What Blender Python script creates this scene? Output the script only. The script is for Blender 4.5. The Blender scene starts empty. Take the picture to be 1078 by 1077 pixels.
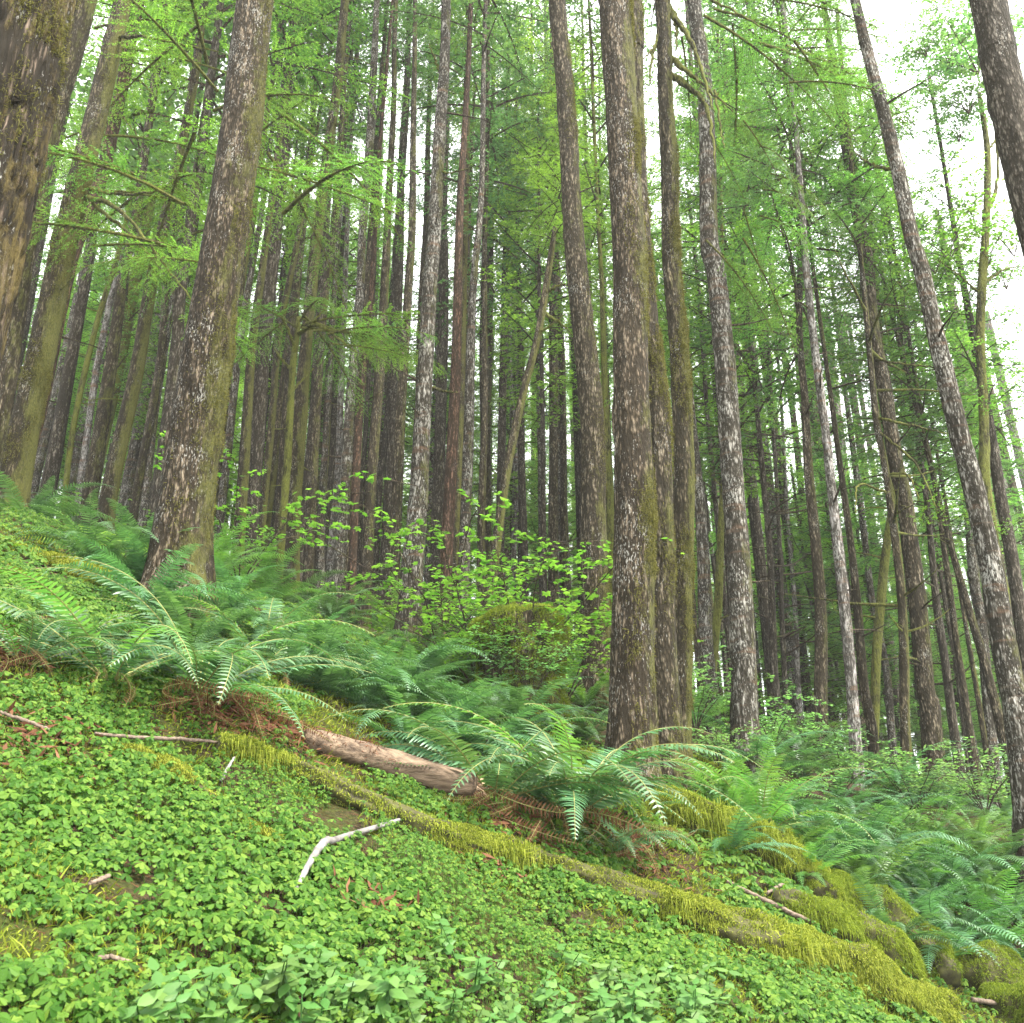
import bpy, math, random
import numpy as np
from mathutils import Vector, Matrix, Euler
R = math.radians
random.seed(7)
rng = np.random.default_rng(11)
S = bpy.context.scene

# ------------------------------------------------------------------ camera
PITCH = R(23.0); FPX = 1100.0; CX, CY = 539.0, 538.5
cd = bpy.data.cameras.new('camera'); cam = bpy.data.objects.new('camera', cd)
S.collection.objects.link(cam)
cam.location = (0, 0, 0); cam.rotation_euler = (math.pi/2 + PITCH, 0, 0)
cd.sensor_width = 36.0; cd.lens = 36.0*FPX/1078.0
cd.clip_start = 0.05; cd.clip_end = 2000
cd.dof.use_dof = True; cd.dof.focus_distance = 6.5; cd.dof.aperture_fstop = 9.0
S.camera = cam

# ------------------------------------------------------------------ light
SUN_EL, SUN_AZ = R(58), R(125)      # azimuth measured clockwise from +Y
w = bpy.data.worlds.new("World"); S.world = w; w.use_nodes = True
nt = w.node_tree; bg = nt.nodes['Background']
sky = nt.nodes.new('ShaderNodeTexSky'); sky.sky_type = 'NISHITA'; sky.sun_disc = False
sky.sun_elevation = SUN_EL; sky.sun_rotation = SUN_AZ
mixc = nt.nodes.new('ShaderNodeMix'); mixc.data_type = 'RGBA'
mixc.inputs[0].default_value = 0.82
mixc.inputs[7].default_value = (9.4, 9.35, 9.2, 1)      # the overcast layer
nt.links.new(sky.outputs[0], mixc.inputs[6]); nt.links.new(mixc.outputs[2], bg.inputs[0])
bg.inputs[1].default_value = 0.10
sd = bpy.data.lights.new('sun', 'SUN'); sun = bpy.data.objects.new('sun', sd)
S.collection.objects.link(sun)
sd.energy = 3.0; sd.angle = R(9); sd.color = (1.0, 0.95, 0.86)
sdir = Vector((math.sin(SUN_AZ)*math.cos(SUN_EL), math.cos(SUN_AZ)*math.cos(SUN_EL), math.sin(SUN_EL)))
sun.rotation_euler = sdir.to_track_quat('Z', 'Y').to_euler()
S.view_settings.view_transform = 'Standard'; S.view_settings.look = 'None'
S.view_settings.gamma = 1.0
S.view_settings.exposure = 2.58
HAZE = 0.0009
S.cycles.max_bounces = 6; S.cycles.diffuse_bounces = 4; S.cycles.glossy_bounces = 2
S.cycles.transmission_bounces = 4; S.cycles.transparent_max_bounces = 4
S.cycles.use_denoising = True

# ------------------------------------------------------------------ helpers
def pdir(px, py):
    u = (px-CX)/FPX; v = (CY-py)/FPX
    return np.array([u, math.cos(PITCH)-v*math.sin(PITCH), math.sin(PITCH)+v*math.cos(PITCH)])
def at(px, py, Y):
    d = pdir(px, py); return d*(Y/d[1])
def axd(p):      # distance along the optical axis
    return p[1]*math.cos(PITCH)+p[2]*math.sin(PITCH)

def _h(ix, iy, iz, seed):
    n = (ix*374761393 + iy*668265263 + iz*2147483647 + seed*974711) & 0x7fffffff
    n = ((n ^ (n >> 13))*1274126177) & 0x7fffffff
    n = ((n ^ (n >> 15))*2246822519) & 0x7fffffff
    return (n & 0xffff)/65535.0
def noise(x, y, z=None, seed=0):
    x = np.asarray(x, float); y = np.asarray(y, float)
    z = np.zeros_like(x) if z is None else np.asarray(z, float)
    fx, fy, fz = np.floor(x), np.floor(y), np.floor(z)
    ix, iy, iz = fx.astype(np.int64), fy.astype(np.int64), fz.astype(np.int64)
    tx, ty, tz = x-fx, y-fy, z-fz
    tx = tx*tx*(3-2*tx); ty = ty*ty*(3-2*ty); tz = tz*tz*(3-2*tz)
    r = 0
    for a in (0, 1):
        wx = tx if a else 1-tx
        for b in (0, 1):
            wy = ty if b else 1-ty
            for c in (0, 1):
                wz = tz if c else 1-tz
                r = r + wx*wy*wz*_h(ix+a, iy+b, iz+c, seed)
    return r*2-1
def fbm(x, y, z=None, seed=0, o=4):
    s = 0; a = 1.0; x = np.asarray(x, float); y = np.asarray(y, float)
    z = np.zeros_like(x) if z is None else np.asarray(z, float)
    for i in range(o):
        s = s + a*noise(x, y, z, seed+i*17); a *= .5; x = x*2.03+5.1; y = y*2.03+1.7; z = z*2.03+3.3
    return s
def sstep(a, b, x):
    t = np.clip((x-a)/(b-a), 0, 1); return t*t*(3-2*t)

def ground(x, y):
    x = np.asarray(x, float); y = np.asarray(y, float)
    near = -.425*x + .417*y - 1.7
    far = -.30*x + .27*y - .3
    far = np.where(y > 110, far - .3*(y-110), far)
    t = sstep(6, 12, y)
    z = near*(1-t)+far*t
    z = np.where(y < 0, z - .25*y*0, z)
    # the dip right behind the mossy root and the bank in front of it
    z = z - .28*np.exp(-((x-2.6-.12*(y-5))**2)/.8)*sstep(4.2, 6, y)*(1-sstep(9, 12, y))
    z = z + .10*fbm(x*.55, y*.55, seed=3, o=3) + .035*fbm(x*2.3, y*2.3, seed=5, o=3)*(1-sstep(10, 20, y)*.3)
    z = z + .45*fbm(x*.12, y*.12, seed=9, o=2)*sstep(14, 30, y)
    z = np.clip(z, -40, 40)
    return z
def gz(x, y): return float(ground(np.array([x]), np.array([y]))[0])
def hit(px, py, y0=.4):
    d = pdir(px, py); d = d/d[1]
    ys = np.concatenate([np.arange(y0, 12, .01), np.arange(12, 60, .1)])
    g = ground(d[0]*ys, ys)
    below = np.nonzero(d[2]*ys < g)[0]
    Y = ys[below[0]] if len(below) else 30.0
    return np.array([d[0]*Y, Y, gz(d[0]*Y, Y)])

def obj(name, verts, faces, mats, parent=None, smooth=True, midx=None):
    """faces: list of int arrays (n,k)"""
    verts = np.asarray(verts, np.float32)
    me = bpy.data.meshes.new(name)
    me.vertices.add(len(verts)); me.vertices.foreach_set('co', verts.ravel())
    faces = [np.asarray(f, np.int32) for f in faces if len(f)]
    tot = np.concatenate([np.full(len(f), f.shape[1], np.int32) for f in faces])
    idx = np.concatenate([f.ravel() for f in faces])
    me.loops.add(len(idx)); me.loops.foreach_set('vertex_index', idx)
    me.polygons.add(len(tot))
    st = np.concatenate([[0], np.cumsum(tot)[:-1]]).astype(np.int32)
    me.polygons.foreach_set('loop_start', st)
    me.polygons.foreach_set('use_smooth', np.full(len(tot), smooth, bool))
    if not isinstance(mats, (list, tuple)): mats = [mats]
    for m in mats: me.materials.append(m)
    if midx is not None: me.polygons.foreach_set('material_index', np.asarray(midx, np.int32))
    me.update(calc_edges=True)
    o = bpy.data.objects.new(name, me); S.collection.objects.link(o)
    if parent: o.parent = parent
    return o
def tag(o, label=None, cat=None, group=None, kind=None):
    if label: o['label'] = label
    if cat: o['category'] = cat
    if group: o['group'] = group
    if kind: o['kind'] = kind
    return o
def thing(name, loc, label, cat, group=None, rz=0):
    o = bpy.data.objects.new(name, None); S.collection.objects.link(o)
    o.empty_display_size = .1
    o.location = [float(c) for c in loc]; o.rotation_euler = (0, 0, rz)
    return tag(o, label, cat, group)
def copyo(src, parent=None, loc=None, rot=None, sc=None, name=None):
    o = src.copy(); S.collection.objects.link(o)
    o.parent = parent
    if loc is not None: o.location = [float(c) for c in loc]
    if rot is not None: o.rotation_euler = rot
    if sc is not None: o.scale = sc if hasattr(sc, '__len__') else (sc, sc, sc)
    if name: o.name = name
    return o
def use(mesh_obj, name, parent, loc=(0,0,0), rot=(0,0,0), sc=1.0, mat=None):
    """object sharing the mesh of a library piece"""
    o = bpy.data.objects.new(name, mesh_obj); S.collection.objects.link(o)
    o.parent = parent; o.location = [float(c) for c in loc]; o.rotation_euler = rot
    o.scale = sc if hasattr(sc, '__len__') else (sc, sc, sc)
    if mat is not None:
        o.material_slots[0].link = 'OBJECT'; o.material_slots[0].material = mat
    return o
def lib(name, verts, faces, mats, smooth=True, midx=None):
    o = obj(name, verts, faces, mats, None, smooth, midx); me = o.data
    bpy.data.objects.remove(o); return me

# ------------------------------------------------------------------ materials
def newmat(name):
    m = bpy.data.materials.new(name); m.use_nodes = True
    m.node_tree.nodes.clear(); return m, m.node_tree
def N(t, ty, **k):
    n = t.nodes.new(ty)
    for a, b in k.items():
        if a in ('op',): n.operation = b
        else: setattr(n, a, b)
    return n
def math_(t, op, a, b=None, c=None, clamp=False):
    n = t.nodes.new('ShaderNodeMath'); n.operation = op; n.use_clamp = clamp
    for i, v in enumerate((a, b, c)):
        if v is None: continue
        if isinstance(v, (int, float)): n.inputs[i].default_value = v
        else: t.links.new(v, n.inputs[i])
    return n.outputs[0]
def noise_(t, vec, scale, detail=4, rough=.55, sc=(1, 1, 1)):
    mp = N(t, 'ShaderNodeMapping'); mp.inputs['Scale'].default_value = sc
    t.links.new(vec, mp.inputs['Vector'])
    n = N(t, 'ShaderNodeTexNoise'); n.inputs['Scale'].default_value = scale
    n.inputs['Detail'].default_value = detail; n.inputs['Roughness'].default_value = rough
    t.links.new(mp.outputs[0], n.inputs['Vector']); return n.outputs[0]
def vor_(t, vec, scale, sc=(1, 1, 1), feature='F1'):
    mp = N(t, 'ShaderNodeMapping'); mp.inputs['Scale'].default_value = sc
    t.links.new(vec, mp.inputs['Vector'])
    n = N(t, 'ShaderNodeTexVoronoi', feature=feature); n.inputs['Scale'].default_value = scale
    t.links.new(mp.outputs[0], n.inputs['Vector']); return n
def ramp_(t, fac, stops):
    n = N(t, 'ShaderNodeValToRGB'); e = n.color_ramp.elements
    while len(e) > 1: e.remove(e[-1])
    e[0].position = stops[0][0]; e[0].color = (*stops[0][1], 1)
    for p, c in stops[1:]:
        x = e.new(p); x.color = (*c, 1)
    t.links.new(fac, n.inputs[0]); return n.outputs[0]
def mix_(t, fac, a, b):
    n = N(t, 'ShaderNodeMix'); n.data_type = 'RGBA'
    for i, v in ((0, fac), (6, a), (7, b)):
        if isinstance(v, (int, float)): n.inputs[i].default_value = v
        elif isinstance(v, tuple): n.inputs[i].default_value = (*v, 1)
        else: t.links.new(v, n.inputs[i])
    return n.outputs[2]
def finish(t, col, rough=.85, h=None, bstr=.6, bdist=.02, spec=.25):
    p = N(t, 'ShaderNodeBsdfPrincipled'); o = N(t, 'ShaderNodeOutputMaterial')
    if isinstance(col, tuple): p.inputs['Base Color'].default_value = (*col, 1)
    else: t.links.new(col, p.inputs['Base Color'])
    p.inputs['Roughness'].default_value = rough
    p.inputs['Specular IOR Level'].default_value = spec
    if h is not None:
        b = N(t, 'ShaderNodeBump'); b.inputs['Strength'].default_value = bstr
        b.inputs['Distance'].default_value = bdist
        t.links.new(h, b.inputs['Height']); t.links.new(b.outputs[0], p.inputs['Normal'])
    t.links.new(p.outputs[0], o.inputs[0]); return p

def bark(name, dark, light, lichen=.3, moss=.3, fine=1.0, mosscol=((.038,.042,.010),(.125,.125,.030)), side=(.5, -.3), ring=0.0, zs=.30):
    m, t = newmat(name)
    tc = N(t, 'ShaderNodeTexCoord').outputs['Object']
    big = noise_(t, tc, 1.3, 3, .6, (1, 1, .5))
    fis = noise_(t, tc, 34*fine, 6, .7, (1, 1, zs*.6))
    vo = vor_(t, tc, 58*fine, (1, 1, zs))
    vo2 = vor_(t, tc, 21*fine, (1, 1, zs*.8))
    plate = math_(t, 'MULTIPLY_ADD', vo2.outputs['Distance'], .45, math_(t, 'MULTIPLY', vo.outputs['Distance'], .65))
    f = math_(t, 'MULTIPLY_ADD', plate, -.55, fis)
    f = math_(t, 'ADD', f, .17)
    f = math_(t, 'MULTIPLY_ADD', math_(t, 'SUBTRACT', big, .5), .22, f)
    col = ramp_(t, f, [(.34, tuple(c*.3 for c in dark)), (.43, dark), (.50, tuple((a+b)/2 for a, b in zip(dark, light))), (.57, light), (.66, tuple(min(c*1.5, .6) for c in light))])
    col = mix_(t, math_(t, 'MULTIPLY', big, .5), col, mix_(t, .35, col, (.11, .085, .04)))
    # lichen flecks
    fl = noise_(t, tc, 95*fine, 3, .6, (1, 1, .38))
    pat = noise_(t, tc, 4.5, 4, .6, (1, 1, .7))
    s = math_(t, 'ADD', math_(t, 'MULTIPLY', fl, 1.0), math_(t, 'MULTIPLY', pat, .55))
    th = 1.035-lichen*.19
    lm = math_(t, 'MULTIPLY', math_(t, 'SUBTRACT', s, th), 14.0, clamp=True)
    col = mix_(t, math_(t, 'MULTIPLY', lm, .75), col, (.27, .265, .235))
    if ring:
        rn = noise_(t, tc, 7, 3, .6, (.25, .25, 1.6))
        col = mix_(t, math_(t, 'MULTIPLY', math_(t, 'SUBTRACT', rn, .55), 8*ring, clamp=True), col, (.10, .06, .035))
    # moss on one flank
    geo = N(t, 'ShaderNodeNewGeometry'); dp = N(t, 'ShaderNodeVectorMath'); dp.operation = 'DOT_PRODUCT'
    t.links.new(geo.outputs['Normal'], dp.inputs[0]); dp.inputs[1].default_value = (side[0], side[1], 0)
    mn = noise_(t, tc, 3.0, 7, .78, (1, 1, .45))
    mm = math_(t, 'ADD', math_(t, 'MULTIPLY', dp.outputs['Value'], .28), mn)
    mm = math_(t, 'ADD', mm, math_(t, 'MULTIPLY', fis, .35))
    mt = .97-moss*.34
    mk = math_(t, 'MULTIPLY', math_(t, 'SUBTRACT', mm, mt), 7.0, clamp=True)
    mf = noise_(t, tc, 120, 3, .7, (1, 1, .3))
    mc = ramp_(t, mf, [(.3, mosscol[0]), (.7, mosscol[1])])
    col = mix_(t, math_(t, 'MULTIPLY', mk, .88), col, mc)
    h = math_(t, 'ADD', math_(t, 'MULTIPLY', f, 1.0), math_(t, 'MULTIPLY', mk, mf))
    finish(t, col, .9, h, 1.0, .03/fine, .12)
    return m

def leafmat(name, cols, trans=.35, rough=.5, spec=.35, tcol=1.35, objvar=.25):
    m, t = newmat(name)
    geo = N(t, 'ShaderNodeNewGeometry')
    col = ramp_(t, geo.outputs['Random Per Island'], [(i/(len(cols)-1), c) for i, c in enumerate(cols)])
    oi = N(t, 'ShaderNodeObjectInfo')
    hs = N(t, 'ShaderNodeHueSaturation')
    t.links.new(col, hs.inputs['Color'])
    t.links.new(math_(t, 'MULTIPLY_ADD', oi.outputs['Random'], objvar, 1-objvar*.45), hs.inputs['Value'])
    t.links.new(math_(t, 'MULTIPLY_ADD', oi.outputs['Random'], objvar*.12, .5-objvar*.06), hs.inputs['Hue'])
    p = N(t, 'ShaderNodeBsdfPrincipled'); o = N(t, 'ShaderNodeOutputMaterial')
    t.links.new(hs.outputs[0], p.inputs['Base Color'])
    p.inputs['Roughness'].default_value = rough; p.inputs['Specular IOR Level'].default_value = spec
    tr = N(t, 'ShaderNodeBsdfTranslucent'); 
    br = N(t, 'ShaderNodeVectorMath'); br.operation = 'MULTIPLY'; br.inputs[1].default_value = (tcol*1.1, tcol*1.15, tcol*.55)
    t.links.new(hs.outputs[0], br.inputs[0]); t.links.new(br.outputs[0], tr.inputs['Color'])
    mx = N(t, 'ShaderNodeMixShader'); mx.inputs[0].default_value = trans
    t.links.new(p.outputs[0], mx.inputs[1]); t.links.new(tr.outputs[0], mx.inputs[2])
    t.links.new(mx.outputs[0], o.inputs[0])
    return m

M = {}
M['brown'] = bark('bark_brown', (.030,.024,.015), (.150,.126,.090), lichen=.55, moss=.48)
M['scaly'] = bark('bark_scaly', (.030,.022,.014), (.150,.120,.085), lichen=.8, moss=.52, side=(.75, -.1))
M['mossy'] = bark('bark_mossy', (.028,.023,.013), (.130,.108,.068), lichen=.65, moss=.62, side=(.9, -.2))
M['furrow'] = bark('bark_furrowed', (.010,.007,.005), (.135,.102,.076), lichen=.6, moss=.45, fine=.55, mosscol=((.06,.045,.012),(.17,.13,.04)), side=(.7, 0), zs=.13)
M['grey'] = bark('bark_grey', (.045,.041,.033), (.225,.215,.190), lichen=.95, moss=.42, fine=.8, ring=.6)
M['white'] = bark('bark_pale', (.12,.11,.10), (.30,.285,.27), lichen=1.1, moss=.2, fine=.7, ring=.8)
M['dusk'] = bark('bark_dusky', (.032,.027,.021), (.125,.110,.090), lichen=.5, moss=.25)
M['red'] = bark('bark_reddish', (.045,.025,.017), (.12,.070,.048), lichen=.3, moss=.2)
M['green'] = bark('bark_all_moss', (.06,.06,.02), (.14,.13,.05), lichen=.2, moss=1.15, mosscol=((.06,.07,.012),(.17,.18,.035)), side=(.2, 0))
M['twig'] = bark('dead_twig', (.055,.042,.032), (.13,.10,.07), lichen=.3, moss=.45, fine=2)
M['needle'] = leafmat('hemlock_needles', [(.045,.115,.028), (.075,.165,.038), (.11,.22,.052), (.15,.28,.07)], .45)
M['needle_d'] = leafmat('fir_needles_dark', [(.036,.095,.038), (.058,.135,.052), (.085,.18,.07), (.12,.23,.095)], .40)
M['needle_y'] = leafmat('needles_yellow_green', [(.065,.14,.026), (.10,.20,.035), (.14,.26,.05), (.18,.31,.065)], .5)
M['maple'] = leafmat('maple_leaves', [(.055,.135,.020), (.090,.195,.032), (.14,.26,.05)], .5, .45)
M['shrub'] = leafmat('shrub_leaves', [(.075,.165,.060), (.115,.23,.09), (.17,.30,.135)], .42, .45)
M['clover'] = leafmat('clover_leaves', [(.022,.070,.006), (.040,.104,.012), (.070,.145,.018), (.115,.185,.026)], .42, .55, .12, objvar=0)
M['herb'] = leafmat('herb_leaves', [(.04,.105,.020), (.065,.14,.028), (.10,.185,.042)], .4, .5, .3)
M['fern'] = leafmat('fern_fronds', [(.028,.076,.028), (.048,.115,.043), (.080,.165,.068)], .28, .42, .42, 1.5, objvar=.35)
M['fern_l'] = leafmat('fern_fronds_light', [(.05,.13,.030), (.075,.165,.040), (.10,.20,.05)], .38, .42, .4, 1.4, objvar=.3)
M['deadfern'] = leafmat('dead_fronds', [(.055,.024,.012), (.10,.048,.022), (.16,.085,.042)], .2, .8, .1)
M['moss'] = leafmat('moss_strands', [(.060,.085,.010), (.115,.145,.016), (.18,.21,.026), (.25,.27,.045)], .3, .85, .1, objvar=.1)
M['moss_g'] = leafmat('moss_green', [(.065,.10,.010), (.115,.16,.016), (.18,.225,.026)], .3, .85, .1, objvar=.1)
def simple(name, c1, c2, scale=20, rough=.85, sc=(1,1,1), bd=.01):
    m, t = newmat(name); tc = N(t, 'ShaderNodeTexCoord').outputs['Object']
    n = noise_(t, tc, scale, 5, .6, sc); col = ramp_(t, n, [(.3, c1), (.7, c2)])
    finish(t, col, rough, n, .7, bd); return m
M['soil_moss'] = simple('moss_bed', (.014,.011,.006), (.060,.060,.014), 16)
M['deadwood'] = simple('bare_log_bark', (.030,.018,.011), (.19,.135,.088), 30, .8, (.16, .9, 1), .03)
M['cutwood'] = simple('cut_wood', (.20,.13,.08), (.36,.26,.17), 30, sc=(1,1,.2))
M['whitestick'] = simple('weathered_white_wood', (.045,.038,.032), (.20,.19,.18), 14, .7)
M['stick'] = simple('brown_stick_wood', (.05,.034,.024), (.17,.13,.095), 60)
M['palelog'] = simple('pale_fallen_log_bark', (.12,.09,.08), (.34,.29,.26), 14, sc=(.4,1,1))
def groundmat():
    m, t = newmat('forest_floor'); tc = N(t, 'ShaderNodeTexCoord').outputs['Object']
    a = noise_(t, tc, 60, 6, .7); b = noise_(t, tc, 2.2, 5, .65); c = noise_(t, tc, 9, 4, .6)
    soil = ramp_(t, a, [(.3, (.008,.005,.003)), (.5, (.026,.016,.010)), (.72, (.09,.052,.032))])
    ms = ramp_(t, a, [(.3, (.010,.016,.003)), (.7, (.055,.066,.012))])
    k = math_(t, 'MULTIPLY', math_(t, 'SUBTRACT', math_(t, 'MULTIPLY_ADD', c, .4, b), .62), 6, clamp=True)
    finish(t, mix_(t, k, soil, ms), .95, a, .9, .02, .1); return m
M['ground'] = groundmat()

# ------------------------------------------------------------------ the ground
def spaced(a, b, n, p, c=0):
    t = np.linspace(-1, 1, n); s = np.sign(t)*np.abs(t)**p
    return np.where(s < 0, c+s*(c-a), c+s*(b-c))
gx = spaced(-110, 110, 420, 2.4); gy = spaced(-25, 170, 560, 2.3, 3.0)
X, Y = np.meshgrid(gx, gy); Zg = ground(X, Y)
v = np.stack([X.ravel(), Y.ravel(), Zg.ravel()], 1)
nx, ny = len(gx), len(gy); i = np.arange((ny-1)*(nx-1)); r_, c_ = i//(nx-1), i % (nx-1); b_ = r_*nx+c_
gobj = obj('ground', v, [np.stack([b_, b_+1, b_+nx+1, b_+nx], 1)], M['ground'])
tag(gobj, 'steep forest floor of dark soil, needles and moss', None, None, 'structure')

hv = np.array([(x, y, z) for z in (float(Zg.min())-1.0, 62.0) for y in (-24.9, 169.9) for x in (-109.9, 109.9)])
hm, ht = newmat('haze_air'); ho = N(ht, 'ShaderNodeOutputMaterial'); hp = N(ht, 'ShaderNodeVolumePrincipled')
hp.inputs['Color'].default_value = (.93, .96, .92, 1); hp.inputs['Density'].default_value = HAZE; hp.inputs['Anisotropy'].default_value = .2
ht.links.new(hp.outputs[0], ho.inputs['Volume'])
if HAZE > 0:
    hz = obj('haze', hv, [[(0,2,3,1),(4,5,7,6),(0,1,5,4),(2,6,7,3),(0,4,6,2),(1,3,7,5)]], hm, None, False); tag(hz, 'pale forest haze', None, None, 'stuff')

# ------------------------------------------------------------------ tubes
def catmull(P, n):
    P = np.asarray(P, float)
    if len(P) == 2: P = np.array([P[0], (P[0]+P[1])/2, P[1]])
    Q = np.vstack([2*P[0]-P[1], P, 2*P[-1]-P[-2]])
    m = len(P)-1; L = np.linalg.norm(P[1:, :3]-P[:-1, :3], axis=1); cum = np.concatenate([[0], np.cumsum(L)])
    s = n if hasattr(n, '__len__') else np.linspace(0, cum[-1], n)
    s = np.clip(s, 0, cum[-1]-1e-6)
    k = np.clip(np.searchsorted(cum, s, side='right')-1, 0, m-1)
    t = ((s-cum[k])/L[k])[:, None]
    p0, p1, p2, p3 = Q[k], Q[k+1], Q[k+2], Q[k+3]
    return .5*((2*p1)+(-p0+p2)*t+(2*p0-5*p1+4*p2-p3)*t*t+(-p0+3*p1-3*p2+p3)*t**3)
def sweep(C, rad, seg, disp=None, close=True):
    """C (n,3) centres, rad (n,), disp(theta, s, C) -> multiplier/additive"""
    n = len(C); T = np.gradient(C, axis=0); T /= np.linalg.norm(T, axis=1)[:, None]+1e-9
    ref = np.array([0., 1, 0]) if abs(T[0, 1]) < .8 else np.array([1., 0, 0])
    U = np.cross(T, ref); U /= np.linalg.norm(U, axis=1)[:, None]+1e-9
    W = np.cross(T, U)
    th = np.linspace(0, 2*np.pi, seg, endpoint=False)
    ds = np.concatenate([[0], np.cumsum(np.linalg.norm(np.diff(C, axis=0), axis=1))])
    TH, SS = np.meshgrid(th, ds); RR = np.repeat(np.asarray(rad)[:, None], seg, 1)
    if disp is not None: RR = RR+disp(TH, SS, RR)
    V = C[:, None, :]+RR[..., None]*(np.cos(TH)[..., None]*U[:, None, :]+np.sin(TH)[..., None]*W[:, None, :])
    V = V.reshape(-1, 3)
    i = np.arange((n-1)*seg); r, c = i//seg, i % seg; c2 = (c+1) % seg
    F = np.stack([r*seg+c, r*seg+c2, (r+1)*seg+c2, (r+1)*seg+c], 1)
    faces = [F]
    if close:
        V = np.vstack([V, C[0], C[-1]]); a = n*seg; cc = np.arange(seg); cn = (cc+1) % seg
        faces.append(np.vstack([np.stack([cn, cc, np.full(seg, a)], 1),
                                np.stack([(n-1)*seg+cc, (n-1)*seg+cn, np.full(seg, a+1)], 1)]))
    return V, faces
def merge(parts):
    V, Fq, off = [], {}, 0
    for v, fs in parts:
        V.append(v)
        for f in fs:
            f = np.asarray(f)
            if len(f): Fq.setdefault(f.shape[1], []).append(f+off)
        off += len(v)
    return np.vstack(V), [np.vstack(x) for x in Fq.values()]
def rough_disp(amp, seed, fa=3.0, fs=1.2):
    def d(TH, SS, RR):
        return RR*amp*fbm(np.cos(TH)*fa*.5+seed, np.sin(TH)*fa*.5, SS*fs, seed=seed, o=3)
    return d
def bark_disp(seed, kind, r0):
    def d(TH, SS, RR):
        n = noise(np.cos(TH)*1.3+seed, np.sin(TH)*1.3, SS*.9, seed=seed)*.045*RR + RR*.16*np.cos(TH*5+seed)*np.exp(-SS/.40)
        knob = np.clip(noise(np.cos(TH)*2.2+seed, np.sin(TH)*2.2, SS*2.6, seed=seed+4)-.55, 0, 1)*.35*RR
        if kind == 'furrow':
            wob = noise(np.cos(TH)*2, np.sin(TH)*2, SS*2.3, seed=seed+8)*.5
            a = noise((TH+wob*.25)*5.5, SS*3.2, seed=seed+1)
            b = noise((TH+wob*.25)*12, SS*8, seed=seed+2)
            f = -np.exp(-(a/.16)**2)*1.0+.25*b
            return n+knob*.4+f*.034
        k = 1/.05
        a = noise(np.cos(TH)*r0*28+seed, np.sin(TH)*r0*28, SS*9, seed=seed+1)
        b = noise(np.cos(TH)*r0*60+seed, np.sin(TH)*r0*60, SS*26, seed=seed+2)
        return n+knob+(a*.55+b*.6)*.0065
    return d

# ------------------------------------------------------------------ conifer crowns (library meshes)
def leaves(base, dirv, nrm, L, W):
    """diamonds; all arrays (n,3)/(n,)"""
    side = np.cross(dirv, nrm); side /= np.linalg.norm(side, axis=1)[:, None]+1e-9
    n = len(base); L = np.broadcast_to(L, n)[:, None]; W = np.broadcast_to(W, n)[:, None]
    v = np.stack([base, base+dirv*L*.45+side*W, base+dirv*L, base+dirv*L*.45-side*W], 1).reshape(-1, 3)
    f = np.arange(4*n).reshape(n, 4); return v, f
def nrmz(a): return a/(np.linalg.norm(a, axis=1)[:, None]+1e-9)
def bough_arrays(P, D, L, rg, tw_step, lf_step, lf_len, lf_w, droop, fullness=1.0, start=.12):
    """P,D start point and heading (3,), L length -> leaf arrays + branch centreline"""
    az = np.array([D[0], D[1], 0]); az /= np.linalg.norm(az)+1e-9
    up = np.array([0, 0, 1.])
    lat = np.cross(up, az)
    nt_ = max(4, int(L/tw_step)); t = np.sort(rg.uniform(start, 1, nt_*2)); sgn = np.where(np.arange(nt_*2) % 2, 1., -1.)
    slope = D[2]
    bend = rg.normal(0, .12)
    def C(t):
        t = np.asarray(t)[:, None]
        return P+az*(t*L)+lat*(bend*t*t*L)+up*(slope*t*L-droop*L*t*t)
    c = C(t)
    tl = (L*.36*(1-t)**.75+.10*min(L, 1.2))*rg.uniform(.55, 1.15, len(t))
    ang = rg.uniform(R(38), R(68), len(t))
    td = az[None]*np.cos(ang)[:, None]+lat[None]*(sgn*np.sin(ang))[:, None]
    td[:, 2] += slope-2*droop*t + rg.normal(-.12, .16, len(t)); td = nrmz(td)
    B, Dv, Nn, LL = [], [], [], []
    k = np.maximum(2, (tl/lf_step*fullness).astype(int))
    idx = np.repeat(np.arange(len(t)), k*2)
    m = len(idx); s = rg.uniform(.04, 1, m); sg = np.where(rg.random(m) < .5, 1., -1.)
    tdi = td[idx]; tli = tl[idx]
    pos = c[idx]+tdi*(s*tli)[:, None]; pos[:, 2] -= .16*tli*s*s
    pl = np.cross(tdi, np.tile(up, (m, 1))); pl = nrmz(pl)
    a2 = rg.uniform(R(25), R(65), m)
    dv = tdi*np.cos(a2)[:, None]+pl*(sg*np.sin(a2))[:, None]; dv[:, 2] += rg.normal(-.10, .18, m); dv = nrmz(dv)
    nn = np.tile(up, (m, 1))+rg.normal(0, .38, (m, 3)); nn = nrmz(nn)
    ll = lf_len*rg.uniform(.6, 1.35, m)*(1-.35*s)
    tt = np.linspace(0, 1, 7)
    return pos, dv, nn, ll, C(tt), (c, td, tl)
def twig_tris(a, b, r):
    """thin 3-sided slivers from a to b"""
    d = nrmz(b-a); s = nrmz(np.cross(d, np.tile([.3, .2, 1.], (len(a), 1)))); u = np.cross(d, s)
    r = np.broadcast_to(r, len(a))[:, None]
    v = np.stack([a+s*r, a-s*r*.5+u*r*.8, a-s*r*.5-u*r*.8, b], 1).reshape(-1, 3)
    o = np.arange(len(a))*4
    f = np.vstack([np.stack([o, o+1, o+3], 1), np.stack([o+1, o+2, o+3], 1), np.stack([o+2, o, o+3], 1)])
    return v, f
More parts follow.
